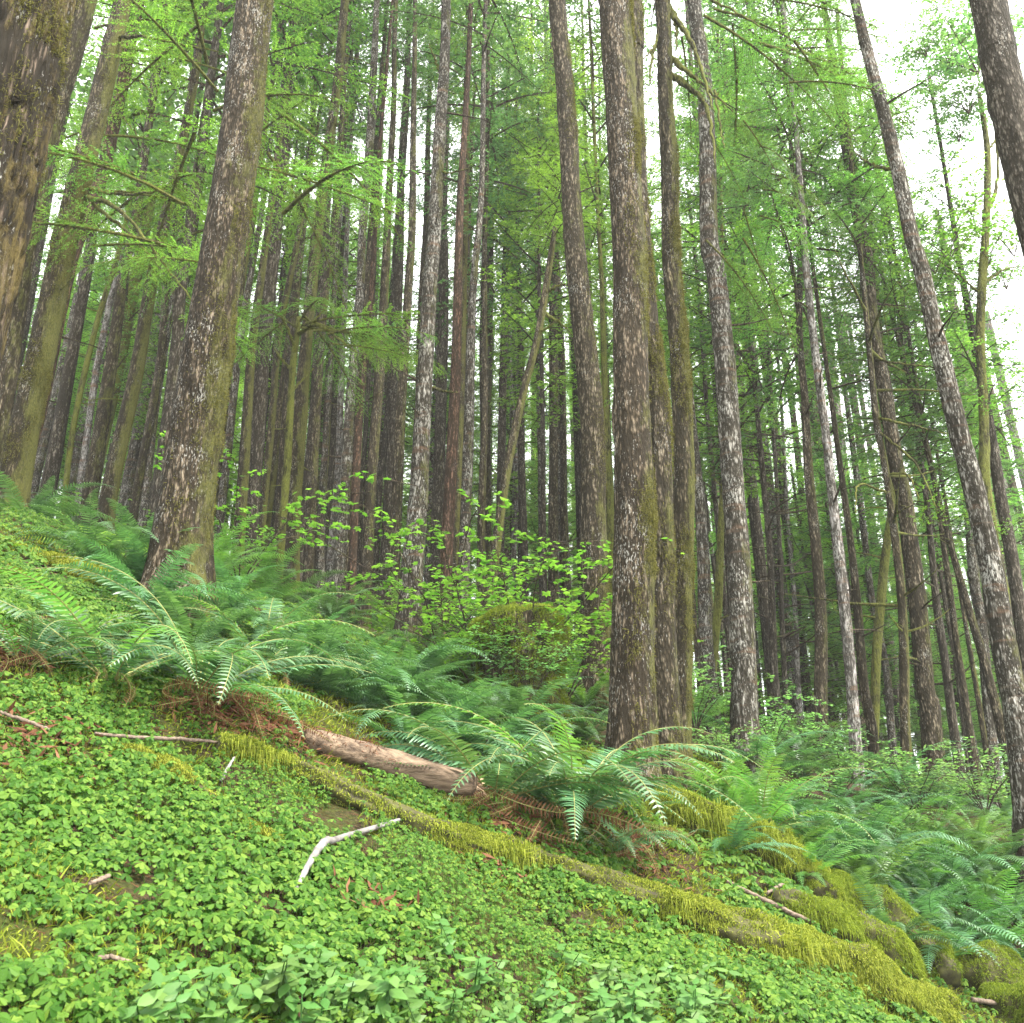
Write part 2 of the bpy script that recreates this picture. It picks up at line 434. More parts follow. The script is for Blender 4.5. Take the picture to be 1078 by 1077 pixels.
def crown_lib(name, H, Rad, nb, seed, mat, tw=.13, ls=.05, ll=.085, lw=.020, droop=(.12, .35), prof='cone', gap=.18):
    rg = np.random.default_rng(seed); B, D, Nn, LL = [], [], [], []; wood = []; ta, tb, trr = [], [], []
    for i in range(nb):
        f = (i+rg.random())/nb
        if rg.random() < gap*(1-f): continue
        z = H*f
        if prof == 'cone': L = Rad*(1.04-f)**.85*min(1, .55+f*3)
        else: L = Rad*(.35+1.2*f*(1-f)*2)*(1.05-f)**.4
        L *= rg.uniform(.55, 1.15); L = max(L, .25)
        az = i*2.399+rg.normal(0, .4)
        slope = rg.uniform(-.05, .25)+f*.45
        d = np.array([math.cos(az), math.sin(az), slope])
        p, dv, nn, l, C, (tc_, td_, tl_) = bough_arrays(np.array([0, 0, z]), d, L, rg, tw, ls, ll, lw, rg.uniform(*droop))
        B.append(p); D.append(dv); Nn.append(nn); LL.append(l)
        wood.append(sweep(C, np.linspace(.010+L*.007, .003, len(C)), 4, close=False))
        ta.append(tc_); tb.append(tc_+td_*tl_[:, None]*.8); trr.append(np.full(len(tc_), .004))
    B, D, Nn, LL = map(np.concatenate, (B, D, Nn, LL))
    lv, lf = leaves(B, D, Nn, LL, lw*LL/ll)
    tv, tf = twig_tris(np.concatenate(ta), np.concatenate(tb), np.concatenate(trr))
    V, F = merge([(lv, [lf])]+wood+[(tv, [tf])])
    # leaf quads come first among the quads
    nq = [len(x) for x in F]; mi = []
    for x in F:
        if x.shape[1] == 4: a = np.ones(len(x), int); a[:len(lf)] = 0; mi.append(a)
        else: mi.append(np.ones(len(x), int))
    return lib(name, V, F, [mat, M['twig']], False, np.concatenate(mi))
CR = {}
for k, (mt, sd_) in enumerate((('needle', 1), ('needle_d', 2), ('needle', 3), ('needle_y', 4), ('needle_d', 5))):
    CR['c%d' % k] = crown_lib('crown_mesh', 15, 2.9, 88, 30+sd_, M[mt], tw=.15, ls=.058, gap=.3, prof='cone' if k != 3 else 'round')
for k, mt in enumerate(('needle', 'needle_y', 'needle_d')):
    CR['f%d' % k] = crown_lib('fine_crown_mesh', 10, 2.6, 72, 60+k, M[mt], tw=.095, ls=.028, gap=.3, ll=.05, lw=.0095, droop=(.10, .38))
# single boughs
def bough_lib(name, L, seed, mat, droop=.25, tw=.055, ls=.016, ll=.032, lw=.0042):
    rg = np.random.default_rng(seed)
    p, dv, nn, l, C, (a, d, tl) = bough_arrays(np.zeros(3), np.array([1., 0, .12]), L, rg, tw, ls, ll, lw, droop, start=.2)
    lv, lf = leaves(p, dv, nn, l, lw*l/ll)
    tv, tf = twig_tris(a, a+d*tl[:, None]*.85, .0035)
    V, F = merge([(lv, [lf]), sweep(C, np.linspace(.02, .004, len(C)), 6, close=False), (tv, [tf])])
    mi = []
    for x in F:
        a = np.ones(len(x), int)
        if x.shape[1] == 4: a[:len(lf)] = 0
        mi.append(a)
    return lib(name, V, F, [mat, M['green']], False, np.concatenate(mi))
BO = [bough_lib('bough_mesh', 2.0, 80+i, M['needle_y' if i == 0 else 'needle'], .18+.1*i) for i in range(3)]

# broadleaf crowns
def palm(seedv=5):
    pts = []
    n = 5
    for i in range(n):
        a = math.radians(-100+50*i); r = 1.0 if i == 2 else (.9 if i in (1, 3) else .65)
        pts.append((r*math.sin(a), .25+r*math.cos(a)*.85))
        if i < n-1:
            b = math.radians(-75+50*i); pts.append((.55*math.sin(b), .25+.55*math.cos(b)*.85))
    return np.array([(0, 0)]+pts)
PALM = palm()
OVAL = np.array([(0, 0), (-.28, .25), (-.33, .5), (-.18, .8), (0, 1.0), (.18, .8), (.33, .5), (.28, .25)])
def shape_leaves(base, head, nrm, size, shape, cup=.12):
    side = nrmz(np.cross(head, nrm)); up = np.cross(side, head); n = len(base); k = len(shape)
    size = np.broadcast_to(size, n)[:, None, None]
    x = shape[None, :, 0:1]; y = shape[None, :, 1:2]
    z = -cup*np.abs(x)*1.2-cup*.8*y*y
    v = base[:, None, :]+size*(x*side[:, None, :]+y*head[:, None, :]+z*up[:, None, :])
    o = (np.arange(n)*k)[:, None]
    return v.reshape(-1, 3), o+np.arange(k)[None]
def fan(f):    # polygons rooted at vertex 0 -> triangles
    k = f.shape[1]; return np.vstack([f[:, [0, i, i+1]] for i in range(1, k-1)])
def spread_branches(rg, n, L, H, spread):
    """arching stems from the origin; returns list of centrelines"""
    out = []
    for i in range(n):
        az = i*2.399+rg.normal(0, .5); l = L*rg.uniform(.6, 1.1); t = np.linspace(0, 1, 8)[:, None]
        hd = np.array([[math.cos(az), math.sin(az), 0]])
        out.append(hd*(spread*l*t**1.3)+np.array([[0, 0, 1.]])*(H*(1.25*t-.45*t*t)*rg.uniform(.6, 1.1)) + rg.normal(0, .02*L, (8, 3))*t)
    return out
def shrub_lib(name, mat, n, L, H, spread, leaf, shape, per=9, seed=0, flat=.22, tiers=6, woodr=.009):
    rg = np.random.default_rng(seed); st = spread_branches(rg, n, L, H, spread); parts = []; LB, LH, LN, LS = [], [], [], []
    for C in st:
        parts.append(sweep(C, np.linspace(woodr, woodr*.3, len(C)), 5, close=False))
        for j in range(tiers*2):
            t = rg.uniform(.3, 1); i = t*7; a = int(min(6, i)); p = C[a]+(C[a+1]-C[a])*(i-a)
            az = rg.uniform(0, 2*np.pi); l = L*.32*rg.uniform(.5, 1.2)
            d = np.array([math.cos(az), math.sin(az), rg.normal(.02, .12)])
            q = p+d*l
            parts.append(sweep(np.array([p, (p+q)/2+[0, 0, .01], q]), np.array([woodr*.35, woodr*.25, woodr*.15]), 4, close=False))
            for k in range(per):
                s = rg.uniform(.15, 1.05); az2 = az+rg.uniform(-1.5, 1.5)
                LB.append(p+d*l*s+rg.normal(0, leaf*.35, 3)*[1, 1, .5]); LH.append([math.cos(az2), math.sin(az2), rg.normal(-.1, .2)])
                LN.append(np.array([0, 0, 1])+rg.normal(0, flat, 3)); LS.append(leaf*rg.uniform(.55, 1.15))
    lv, lf = shape_leaves(np.array(LB), nrmz(np.array(LH)), nrmz(np.array(LN)), np.array(LS), shape)
    lf = fan(lf)
    V, F = merge([(lv, [lf])]+parts); mi = []
    for x in F: mi.append(np.zeros(len(x), int) if x.shape[1] == 3 else np.ones(len(x), int))
    return lib(name, V, F, [mat, M['twig']], False, np.concatenate(mi))
SH = {
 'maple': [shrub_lib('maple_mesh', M['maple'], 5, 1.5, 1.3, .9, .045, PALM, 10, 100+i, tiers=5) for i in range(3)],
 'berry': [shrub_lib('berry_mesh', M['shrub'], 9, 1.3, 1.2, .75, .06, OVAL, 12, 110+i) for i in range(3)],
 'green': [shrub_lib('leafy_mesh', M['maple'], 9, 1.1, .9, .8, .055, OVAL, 12, 120+i) for i in range(2)],
}
def leafy_crown(name, mat, H, Rad, n, seed, leaf=.10):
    rg = np.random.default_rng(seed); c = []; 
    for i in range(n):
        z = rg.uniform(0, H); r = Rad*math.sin(math.pi*min(1, (z/H*.85+.12)))*rg.uniform(.35, 1); a = rg.uniform(0, 6.28)
        c.append((r*math.cos(a), r*math.sin(a), z, rg.uniform(.25, .6)))
    B, Hd, Nn, Sz = [], [], [], []; wood = []
    for x, y, z, s in c:
        k = 85; q = rg.normal(0, 1, (k, 3))*[s, s, s*.35]+[x, y, z]
        B.append(q); Hd.append(rg.normal(0, 1, (k, 3))*[1, 1, .3]); Nn.append(rg.normal(0, .35, (k, 3))+[0, 0, 1]); Sz.append(rg.uniform(.6, 1.2, k)*leaf)
        p0 = np.array([0, 0, max(0, z-.7*math.hypot(x, y))]); p1 = np.array([x, y, z])
        wood.append(sweep(catmull([p0, (p0+p1)/2+[0, 0, .1], p1], 6), np.linspace(.03, .006, 6), 5, close=False))
    lv, lf = shape_leaves(np.concatenate(B), nrmz(np.concatenate(Hd)), nrmz(np.concatenate(Nn)), np.concatenate(Sz), PALM[[0,1,3,5,7,9]] if len(PALM) >= 10 else OVAL)
    lf = fan(lf); V, F = merge([(lv, [lf])]+wood); mi = [np.zeros(len(x), int) if x.shape[1] == 3 else np.ones(len(x), int) for x in F]
    return lib(name, V, F, [mat, M['twig']], False, np.concatenate(mi))
BL = [leafy_crown('broadleaf_crown_mesh', M['maple'], 7, 2.2, 60, 140), leafy_crown('broadleaf_crown_mesh', M['shrub'], 8, 2.0, 60, 141)]

# ------------------------------------------------------------------ trees
def stub_mesh(C, rad, z0, z1, n, rg, lmax, up=.1):
    """short dead side branches along a trunk centreline"""
    parts = []
    for i in range(n):
        k = np.searchsorted(C[:, 2], rg.uniform(z0, z1)); k = min(max(k, 1), len(C)-2)
        az = rg.uniform(0, 6.28); l = lmax*rg.uniform(.25, 1)**1.3; d = np.array([math.cos(az), math.sin(az), 0]); p = C[k]
        cu = rg.uniform(-.25, .35)
        t = np.linspace(0, 1, 6)[:, None]
        c = p+d*(t*l)+np.array([0, 0, 1])*(t*l*up+cu*l*t*t)+rg.normal(0, .015*l, (6, 3))*t
        b = [sweep(c, np.linspace(.012+.010*l, .004, 6), 5, close=False)]
        for j in range(rg.integers(0, 4)):
            q = c[rg.integers(2, 6)]; e = q+np.array([rg.normal(0, .25), rg.normal(0, .25), rg.normal(-.05, .12)])*l
            b.append(sweep(np.array([q, (q+e)/2, e]), np.array([.006, .004, .002]), 4, close=False))
        parts.append(merge(b))
    return parts
def tree(label, Y, pts, barkk, crown=None, H=None, group=None, name='conifer_tree', lean_y=0, stubs=0, stubl=.8, seed=None, fork=False, limbs=()):
    """pts: (px,py,width px) bottom -> top at depth Y"""
    seed = seed or int(abs(pts[0][0]*7+pts[0][1]))+1
    rg = np.random.default_rng(seed)
    W = []
    for px, py, wd in pts:
        p = at(px, py, Y); W.append([*p, wd*axd(p)/FPX/2])
    W = np.array(W)
    d = W[1]-W[0]; g = gz(W[0, 0], W[0, 1])
    bz = g-.25
    if W[0, 2] > bz+.02:
        k = (bz-W[0, 2])/d[2] if d[2] > .01 else 0
        b = W[0, :3]+d[:3]*k; W = np.vstack([[*b, W[0, 3]*1.06], W])
    base = np.array([W[0, 0], W[0, 1], g]); r0 = W[0, 3]
    # continue above the frame
    H = H or 30.0
    if crown and crown[0][0] == 'c' and 335 < pts[0][0] < 480 and 12 <= Y <= 20 and not group: crown = (crown[0], crown[1]+4, crown[2], crown[3]); H += 4
    top = W[-1].copy(); zt = base[2]+H
    if zt > top[2]+1 and not fork:
        dr = W[-1, :3]-W[max(0, len(W)-3), :3]; dr = dr/dr[2]; dr[0] = np.clip(dr[0], -.08, .08); dr[1] = 0
        nxt = 4
        for i in range(1, nxt+1):
            dz = (zt-top[2])*i/nxt
            W = np.vstack([W, [top[0]+dr[0]*dz*.8, top[1], top[2]+dz, max(.03, top[3]*(1-i/nxt*.85))]])
    L = np.linalg.norm(np.diff(W[:, :3], axis=0), axis=1).sum()
    near = Y < 9.5; mid = Y < 13
    fine_len = 13.0 if near else (15.0 if mid else 18)
    step = .035 if near else (.10 if mid else .30)
    s = np.concatenate([np.arange(0, min(L, fine_len), step), np.arange(fine_len, L, .8) if L > fine_len else [], [L-1e-4]])
    K = catmull(W, s); C = K[:, :3].copy(); rad = np.maximum(K[:, 3], .004)
    hb = C[:, 2]-g
    C[:, 0] += noise(s*.35, s*0, seed=seed)*.035*np.minimum(1, s/3); C[:, 1] += noise(s*.35+9, s*0, seed=seed+1)*.04*np.minimum(1, s/3)
    rad = rad*(1+.42*np.exp(-np.maximum(hb, 0)/.26))
    seg = 72 if near else (28 if mid else 12)
    if near and Y < 6: seg = 120
    dsp = bark_disp(seed % 97, 'furrow' if barkk == 'furrow' else 's', r0) if mid else rough_disp(.06, seed % 89)
    V, F = sweep(C-base, rad, seg, dsp)
    t = thing(name, base, label, 'tree', group)
    obj('trunk', V, F, M[barkk], t)
    if stubs:
        for Vs, Fs in stub_mesh(C-base, rad, 1.5, min(H*.55, 14), stubs, rg, stubl):
            obj('dead_branch', Vs, Fs, M['green' if barkk in ('mossy', 'green') else 'twig'], t)
    if crown:
        key, z0, Hc, Rc = crown
        src = CR[key] if key in CR else BL[int(key[1])]
        h0, r00 = (15, 2.9) if key[0] == 'c' else ((10, 2.6) if key[0] == 'f' else (7.5, 2.1))
        k = min(np.searchsorted(C[:, 2], base[2]+z0), len(C)-1)
        p = C[k]-base
        dx = (C[-1]-C[k]); tilt = math.atan2(dx[0], max(dx[2], .1))
        mr = Matrix.Rotation(tilt*.9, 3, 'Y') @ Matrix.Rotation(rg.uniform(0, 6.28), 3, 'Z')
        use(src, 'crown', t, p, mr.to_euler(), (Rc/r00, Rc/r00, Hc/h0))
    for (px, py), (qx, qy), (sx, sy), wpx, dy in limbs:
        a, b, c = at(px, py, Y), at(qx, qy, Y+dy*.5), at(sx, sy, Y+dy)
        K2 = catmull([a, b, c], 26)
        K2 = K2 + rg.normal(0, .006, K2.shape)
        rr = np.linspace(wpx*axd(a)/FPX/2, .006, 26)
        Vl, Fl = sweep(K2-base, rr, 9, rough_disp(.35, seed % 31, 3, 9))
        obj('limb', Vl, Fl, M['green'], t)
    t['h0'] = float(g); del t['h0']
    return t, C, rad
T = tree
HI = lambda z0=17: ('c%d' % random.choice([0, 1, 2]), z0+2, 12, 2.0)
# left side
T('huge deeply furrowed trunk with stringy brown moss at left edge', 5.3, [(-124,600,112),(-52,350,101),(1,135,91),(30,0,87)], 'furrow', HI(20), 36)
T('grey trunk half hidden behind the huge furrowed trunk', 9, [(-30,560,20),(4,430,19),(28,275,18),(60,110,19),(96,-20,20)], 'brown', HI(), 30)
T('stout mossy trunk with pale lichen, second from the left edge', 10, [(0,575,36),(8,540,34),(33,410,29),(64,260,25),(102,115,22),(128,0,18)], 'mossy', HI(), 30, stubs=5,
  limbs=[((92,198),(130,205),(175,200),5,-.6),((88,205),(130,225),(205,320),6,-1.0),((98,215),(140,250),(170,285),4,-.8),((118,38),(160,40),(240,58),4,-.8)])
T('brown trunk with torn red bark low down beside stout mossy trunk', 11.5, [(18,565,12),(26,500,13),(50,405,12),(78,270,12),(104,200,13),(127,100,13),(146,0,12)], 'red', HI(), 29, stubs=6,
  limbs=[((118,75),(145,85),(165,103),4,-.4),((112,120),(130,125),(150,150),3,-.4)])
T('dark dusky trunk rising behind the far left ferns', 14, [(42,575,18),(50,520,17),(73,395,13),(93,270,11),(100,215,10),(135,60,8)], 'dusk', ('c1', 14, 12, 2.4), 28)
T('thin crooked yellow-mossed trunk between dusky trunks at left', 16, [(64,575,6),(67,533,6),(77,445,6),(100,345,6),(122,275,5)], 'green', ('b1', 7, 6, 1.6), 13, stubs=16, stubl=.5)
T('thin white-barked trunk in gap at left', 18, [(76,575,8),(82,533,8),(100,400,7),(107,365,7),(122,290,6)], 'white', ('c0', 10, 10, 2), 22)
T('straight brown trunk left of the mossy brown one, left group', 14, [(90,585,18),(96,520,17),(120,370,13),(133,282,11),(143,240,10),(155,150,9),(165,75,8)], 'brown', ('c2', 15, 12, 2.4), 28)
T('brown trunk with rust and moss bands, left group', 13, [(107,590,19),(114,520,18),(140,395,15),(155,307,13),(173,225,12),(185,175,11),(203,82,9),(215,0,8)], 'mossy', HI(15), 29, stubs=8)
T('slim grey-brown trunk, left one of a close pair', 17, [(133,600,11),(143,520,10),(168,382,9),(176,295,8),(186,220,7)], 'brown', ('c0', 12, 12, 2.4), 26)
T('slim pale trunk, right one of a close pair', 18, [(144,600,9),(153,520,9),(163,432,8),(178,330,7)], 'grey', ('c1', 12, 12, 2.4), 26)
T('dark trunk in shade close left of the big scaly trunk', 12, [(160,600,15),(172,470,14),(184,370,13),(188,310,12),(205,190,10),(218,100,9)], 'dusk', ('f1', 5.8, 12, 3.0), 20)
T('big scaly-barked trunk with white flecks rising from the fern bank', 7, [(181,645,62),(186,605,59),(193,540,57),(214,405,52),(236,270,45),(256,135,41),(270,0,38)], 'scaly', HI(19), 33)
T('mossy trunk peeking out right of the big scaly trunk', 15, [(213,605,11),(220,555,11),(228,480,10),(240,400,9),(258,280,7)], 'mossy', ('c3', 9, 12, 2.4), 24)
T('narrow greyish trunk just right of the big scaly trunk', 17, [(226,605,9),(235,520,9),(246,420,8),(255,350,8),(270,250,6)], 'grey', ('c0', 9, 12, 2.6), 24)
T('mossy green-edged trunk right of the big scaly trunk', 15, [(245,615,15),(250,580,14),(262,400,10),(267,350,9),(285,220,7)], 'mossy', ('c2', 10, 12, 2.6), 25)
T('thick dim trunk with its top lost in bright green boughs', 15.5, [(257,618,15),(262,580,14),(268,500,15),(277,357,16),(290,220,16),(299,130,14),(308,40,12)], 'dusk', ('c3', 11, 15, 3.2), 29)
T('thin leaning trunk crossing the sky gap, left of centre', 17, [(270,628,9),(278,520,8),(285,445,8),(295,345,7),(312,263,6),(327,175,5),(342,95,4)], 'mossy', ('c0', 18, 8, 1.6), 27, stubs=9)
T('small mossy forked tree with elbowed limbs and low boughs', 12.5, [(292,640,8),(297,560,8),(301,495,8),(307,395,7),(314,350,6),(316,335,4)], 'green', None, 6, fork=True,
  limbs=[((312,372),(300,340),(284,322),4,-.4),((314,352),(335,343),(378,372),5,-1.0),((312,395),(296,378),(286,362),4,.2),((315,345),(330,338),(344,322),4,-.2),((309,410),(322,396),(330,388),3,.3)])
T('tall trunk, brown below and yellow-mossed above, left of centre', 13, [(305,645,18),(310,520,17),(316,445,16),(322,370,13),(333,250,12),(345,150,11),(354,88,10),(362,0,9)], 'mossy', HI(), 30, stubs=16, stubl=.9)
T('slim brown trunk right beside the yellow-mossed tall trunk', 16, [(322,648,12),(328,520,11),(336,395,10),(345,295,8),(351,238,8),(355,175,7),(362,80,5)], 'brown', ('c2', 14, 12, 2.4), 27)
T('narrow lichen-spotted trunk in front of a pale one', 18, [(335,655,10),(336,630,10),(339,530,8),(342,480,7),(347,400,6)], 'grey', ('c1', 11, 11, 2.4), 24)
T('bleached white trunk between brown trunks left of centre', 19, [(344,660,9),(346,630,9),(350,555,8),(356,480,7),(362,350,6),(366,240,5)], 'white', ('c0', 13, 10, 2.2), 26)
T('tall trunk with whitish upper stem under the sky gap', 15, [(352,660,13),(364,520,12),(370,395,10),(378,295,9),(380,250,9),(389,150,9),(395,50,7),(398,0,6)], 'grey', HI(16), 29, stubs=10)
T('slim reddish trunk close behind whitish-topped trunk', 17, [(368,668,9),(373,520,9),(379,408,8),(388,330,6),(394,240,5)], 'red', ('c2', 13, 11, 2.2), 26)
T('thin shaded trunk squeezed between two brown trunks', 20, [(376,660,7),(377,643,7),(380,543,6),(386,440,5)], 'dusk', ('c1', 10, 12, 2.4), 24)
T('straight mid-brown trunk, slim and even, left of centre', 16, [(383,675,13),(390,520,12),(397,420,11),(405,295,9),(408,250,8),(414,113,6),(415,25,5)], 'brown', ('c0', 16, 12, 2.2), 29)
T('very thin dark trunk behind mid-brown trunk', 20, [(394,660,7),(395,630,7),(400,530,6),(407,430,5)], 'dusk', ('c2', 10, 12, 2.4), 24)
T('brown trunk left of the big lichen-grey trunk', 14.5, [(410,688,14),(419,520,12),(423,420,11),(430,307,9),(434,238,8),(435,125,6),(436,40,5)], 'brown', ('c1', 16, 12, 2.4), 29, stubs=8)
T('prominent lichen-grey trunk with short mossy side stubs near centre', 11, [(427,700,27),(434,610,23),(442,520,20),(448,420,17),(455,295,15),(459,250,14),(463,125,12),(469,12,10)], 'grey', HI(), 31, stubs=22, stubl=.75,
  limbs=[((455,408),(468,412),(482,413),4,-.2),((460,180),(475,182),(497,176),3,-.2),((462,75),(455,55),(451,45),3,0)])
T('slender mossy trunk behind the lichen-grey trunk', 20, [(458,660,6),(463,543,6),(461,420,5),(466,300,4)], 'green', ('c3', 9, 10, 2.0), 22)
T('smooth reddish-brown trunk right of the lichen-grey trunk', 14, [(465,700,15),(473,520,13),(479,395,11),(482,282,9),(485,213,8),(490,113,6)], 'red', ('c2', 15, 12, 2.4), 28)
T('far thin trunk between reddish and lichen-flecked trunks', 20, [(482,650,7),(487,495,7),(490,370,6),(494,250,4)], 'brown', ('c1', 10, 12, 2.6), 25)
T('lichen-flecked trunk rising behind the bright maple sprays', 14, [(484,705,13),(492,520,12),(495,445,11),(500,295,8),(505,200,6)], 'grey', ('c1', 11, 14, 2.8), 28)
T('slim dark-crowned trunk in the middle of the picture', 17, [(505,690,10),(509,520,8),(510,345,6),(511,175,5),(512,88,4)], 'brown', ('c4', 7, 20, 3.0), 27)
T('slanting mossy trunk leaning right with crooked limbs', 13, [(500,700,12),(518,605,11),(523,568,10),(533,500,9),(541,458,9),(552,408,8),(565,358,8),(578,282,7),(585,240,5)], 'mossy', ('f1', 6.5, 4, 1.2), 9.5, fork=True,
  limbs=[((565,352),(580,342),(596,330),3,-.3),((572,310),(590,300),(600,302),4,-.2),((573,330),(592,342),(602,352),4,.2)])
T('very pale thin trunk right of the slanting mossy one', 25, [(540,650,6),(543,505,6),(538,395,5),(537,280,4)], 'white', ('c0', 12, 14, 2.8), 30)
T('dim slim trunk with lichen, left of the leaning-topped big trunk', 22, [(572,640,8),(570,530,7),(567,420,6),(565,300,5)], 'grey', ('c2', 10, 14, 3), 28)
T('lichen-white far trunk close left of the smooth big trunk', 24, [(588,640,8),(585,520,7),(583,400,6)], 'white', ('c1', 11, 14, 3), 28)
T('slim brown trunk close left of the smooth big trunk', 20, [(598,650,9),(594,555,8),(591,395,7),(588,330,6)], 'brown', ('c3', 8, 12, 2.6), 24)
# centre group
T('tall bare trunk bowing left, brown below and grey above', 10.5, [(626,715,28),(628,668,27),(624,580,28),(622,520,27),(621,445,26),(615,370,24),(605,263,22),(600,200,20),(596,125,19),(591,68,18),(586,0,17)], 'brown', HI(18), 31, stubs=4)
T('thin mossy trunk between the bowing trunk and thick trunk', 17, [(646,670,9),(643,605,9),(641,530,9),(639,495,8),(635,395,7),(632,300,5)], 'green', ('c2', 9, 12, 2.6), 24, stubs=14, stubl=.5)
T('thickest centre trunk, mossy on its right flank, behind the big fern', 7.2, [(668,850,54),(665,795,48),(665,745,46),(666,680,45),(667,580,43),(667,520,41),(663,395,37),(660,270,35),(655,200,34),(650,100,33),(645,0,33)], 'scaly', HI(19), 33)
T('trunk tucked behind the thickest centre trunk, mossy at its foot', 7.9, [(704,855,44),(700,760,33),(697,680,29),(693,555,27),(690,445,25),(683,345,23),(676,200,20),(668,60,18),(665,0,17)], 'brown', HI(18), 32)
T('wavy moss-patched trunk with drooping mossy limbs up high', 8.6, [(714,838,18),(718,820,17),(719,758,17),(719,680,19),(717,605,22),(718,520,22),(717,470,22),(713,370,20),(704,270,18),(703,175,18),(699,100,16),(697,0,15)], 'mossy', HI(18), 32,
  limbs=[((704,10),(728,45),(752,118),7,-.5),((706,60),(735,85),(772,118),6,-.4),((706,78),(742,110),(753,178),7,-.5),((704,5),(712,30),(712,55),5,-.2),
         ((752,95),(758,130),(762,155),3,-.5),((692,45),(686,60),(684,90),4,-.2),((694,30),(688,50),(672,66),3,-.3),((700,-20),(760,5),(808,32),4,-.8)])
T('pale straight trunk showing right of the wavy mossy trunk', 15, [(755,830,14),(750,770,14),(748,730,15),(742,680,15),(738,555,13),(733,495,11),(724,400,9),(716,300,8)], 'grey', ('c0', 14, 12, 2.6), 28)
T('crooked mossy sapling trunk between pale and grey trunks', 16, [(746,760,10),(752,680,9),(757,630,9),(760,543,7),(764,460,5)], 'green', ('c3', 5, 10, 2.2), 17, stubs=14)
T('tall lichen-white trunk banded with moss, right of centre', 10, [(788,840,28),(785,758,27),(783,680,26),(778,580,24),(773,520,23),(766,395,22),(757,295,20),(748,250,19),(743,150,17),(735,50,15),(729,0,14)], 'grey', HI(18), 31, stubs=5)
T('dark slim trunk with whorls of drooping dead branches', 16, [(820,832,13),(818,795,12),(815,740,10),(812,655,8),(808,560,7),(800,470,6),(794,400,5)], 'dusk', ('c4', 4.5, 13, 3.0), 20, stubs=40, stubl=1.6)
T('second dark slim trunk right of the whorled one', 18, [(830,835,8),(829,795,8),(826,700,6),(822,600,5),(815,480,4)], 'dusk', ('c2', 5, 16, 3.2), 23, stubs=20, stubl=1.2)
T('thin pale trunk among dark slim trunks right of centre', 20, [(845,840,7),(843,780,7),(838,700,6),(835,620,5),(828,520,4)], 'white', ('c1', 6, 15, 3), 23)
# right side
T('slim trunk clothed in green boughs above, right half', 13, [(864,880,15),(864,845,14),(863,745,14),(862,655,13),(857,580,12),(850,500,10),(846,420,8),(840,345,7),(841,238,6),(832,175,5),(828,100,4)], 'brown', ('f0', 5.5, 12, 2.6), 20, stubs=14)
T('white-patched trunk in the right-hand cluster', 12, [(908,905,14),(905,870,13),(898,745,12),(891,655,12),(883,580,11),(873,492,9),(871,470,9),(858,370,8),(848,282,7),(842,200,6)], 'white', ('f2', 7.5, 10, 2.2), 19, stubs=10)
T('slim brown trunk right beside the white-patched trunk', 13, [(930,900,12),(926,870,12),(916,757,11),(909,730,10),(901,630,9),(892,543,7),(873,395,5),(860,290,4)], 'brown', ('c0', 8, 10, 2.2), 19, stubs=10)
T('thin grey trunk deeper in the right-hand cluster', 19, [(945,850,8),(938,770,8),(933,705,8),(918,630,7),(908,543,7),(888,390,5)], 'grey', ('c1', 8, 8, 2.2), 17)
T('knobbly moss-coated thin trunk in the right-hand cluster', 14, [(918,860,10),(921,745,10),(922,680,10),(928,605,10),(933,562,8),(938,500,6)], 'green', ('c3', 6, 6, 1.5), 12, stubs=26, stubl=.7)
T('straight narrow trunk sheathed in moss, with long bare arching branches', 12, [(959,912,12),(957,845,11),(952,745,10),(951,705,10),(945,605,9),(936,518,8),(931,482,7),(923,433,7),(916,358,6),(908,270,5)], 'mossy', ('f0', 7.0, 4, 1.3), 12, stubs=14, stubl=1.8,
  limbs=[((925,440),(960,448),(998,457),4,-.5),((922,378),(955,384),(1010,388),3,-.4),((934,500),(955,500),(968,525),3,-.4),((926,455),(965,490),(988,540),3,-.5),((936,520),(905,510),(900,540),3,-.3)])
T('sturdy dark-footed trunk with a green top, right of the mossy narrow trunk', 12.5, [(992,935,19),(988,883,20),(983,820,21),(978,745,21),(973,730,20),(968,680,19),(961,605,18),(951,518,16),(945,495,15),(933,420,14),(918,345,13),(911,278,13),(906,250,13),(896,188,12),(888,125,10),(880,80,9)], 'brown', ('f0', 8.5, 6, 1.5), 15, stubs=10)
T('long bare trunk tilting across the right side into open sky', 9, [(1092,940,34),(1085,870,32),(1070,745,28),(1066,730,26),(1051,655,25),(1038,580,23),(1022,510,21),(1008,458,20),(993,395,19),(981,345,17),(968,282,16),(958,250,15),(946,188,14),(931,125,13),(918,75,12),(902,0,10)], 'grey', HI(17), 30, stubs=3,
  limbs=[((936,178),(915,172),(900,160),4,.4)])
T('big smooth grey trunk cutting the top right corner', 7, [(1240,900,48),(1180,600,44),(1115,330,40),(1075,175,38),(1063,125,37),(1048,63,36),(1036,0,34)], 'dusk', HI(18), 32)
T('mossy forking broadleaf tree with bright green leaves, far right', 12, [(1078,790,14),(1055,620,13),(1047,580,13),(1038,518,12),(1036,495,11),(1035,433,10),(1031,358,9),(1033,295,9),(1036,250,8),(1038,200,7),(1038,155,6),(1030,100,4)], 'green', None, 12, fork=True, name='broadleaf_tree',
  limbs=[((1036,230),(1050,190),(1046,113),5,.3),((1038,160),(1050,145),(1056,130),3,.2),((1034,300),(1055,285),(1075,280),4,.2),((1032,310),(1010,290),(985,272),3,-.3)])
T('broken-topped grey snag against the sky', 16, [(1052,870,13),(1033,655,11),(1026,605,11),(1013,370,9),(1003,308,8),(991,250,7),(984,219,2)], 'grey', None, 13, fork=True, name='dead_snag')
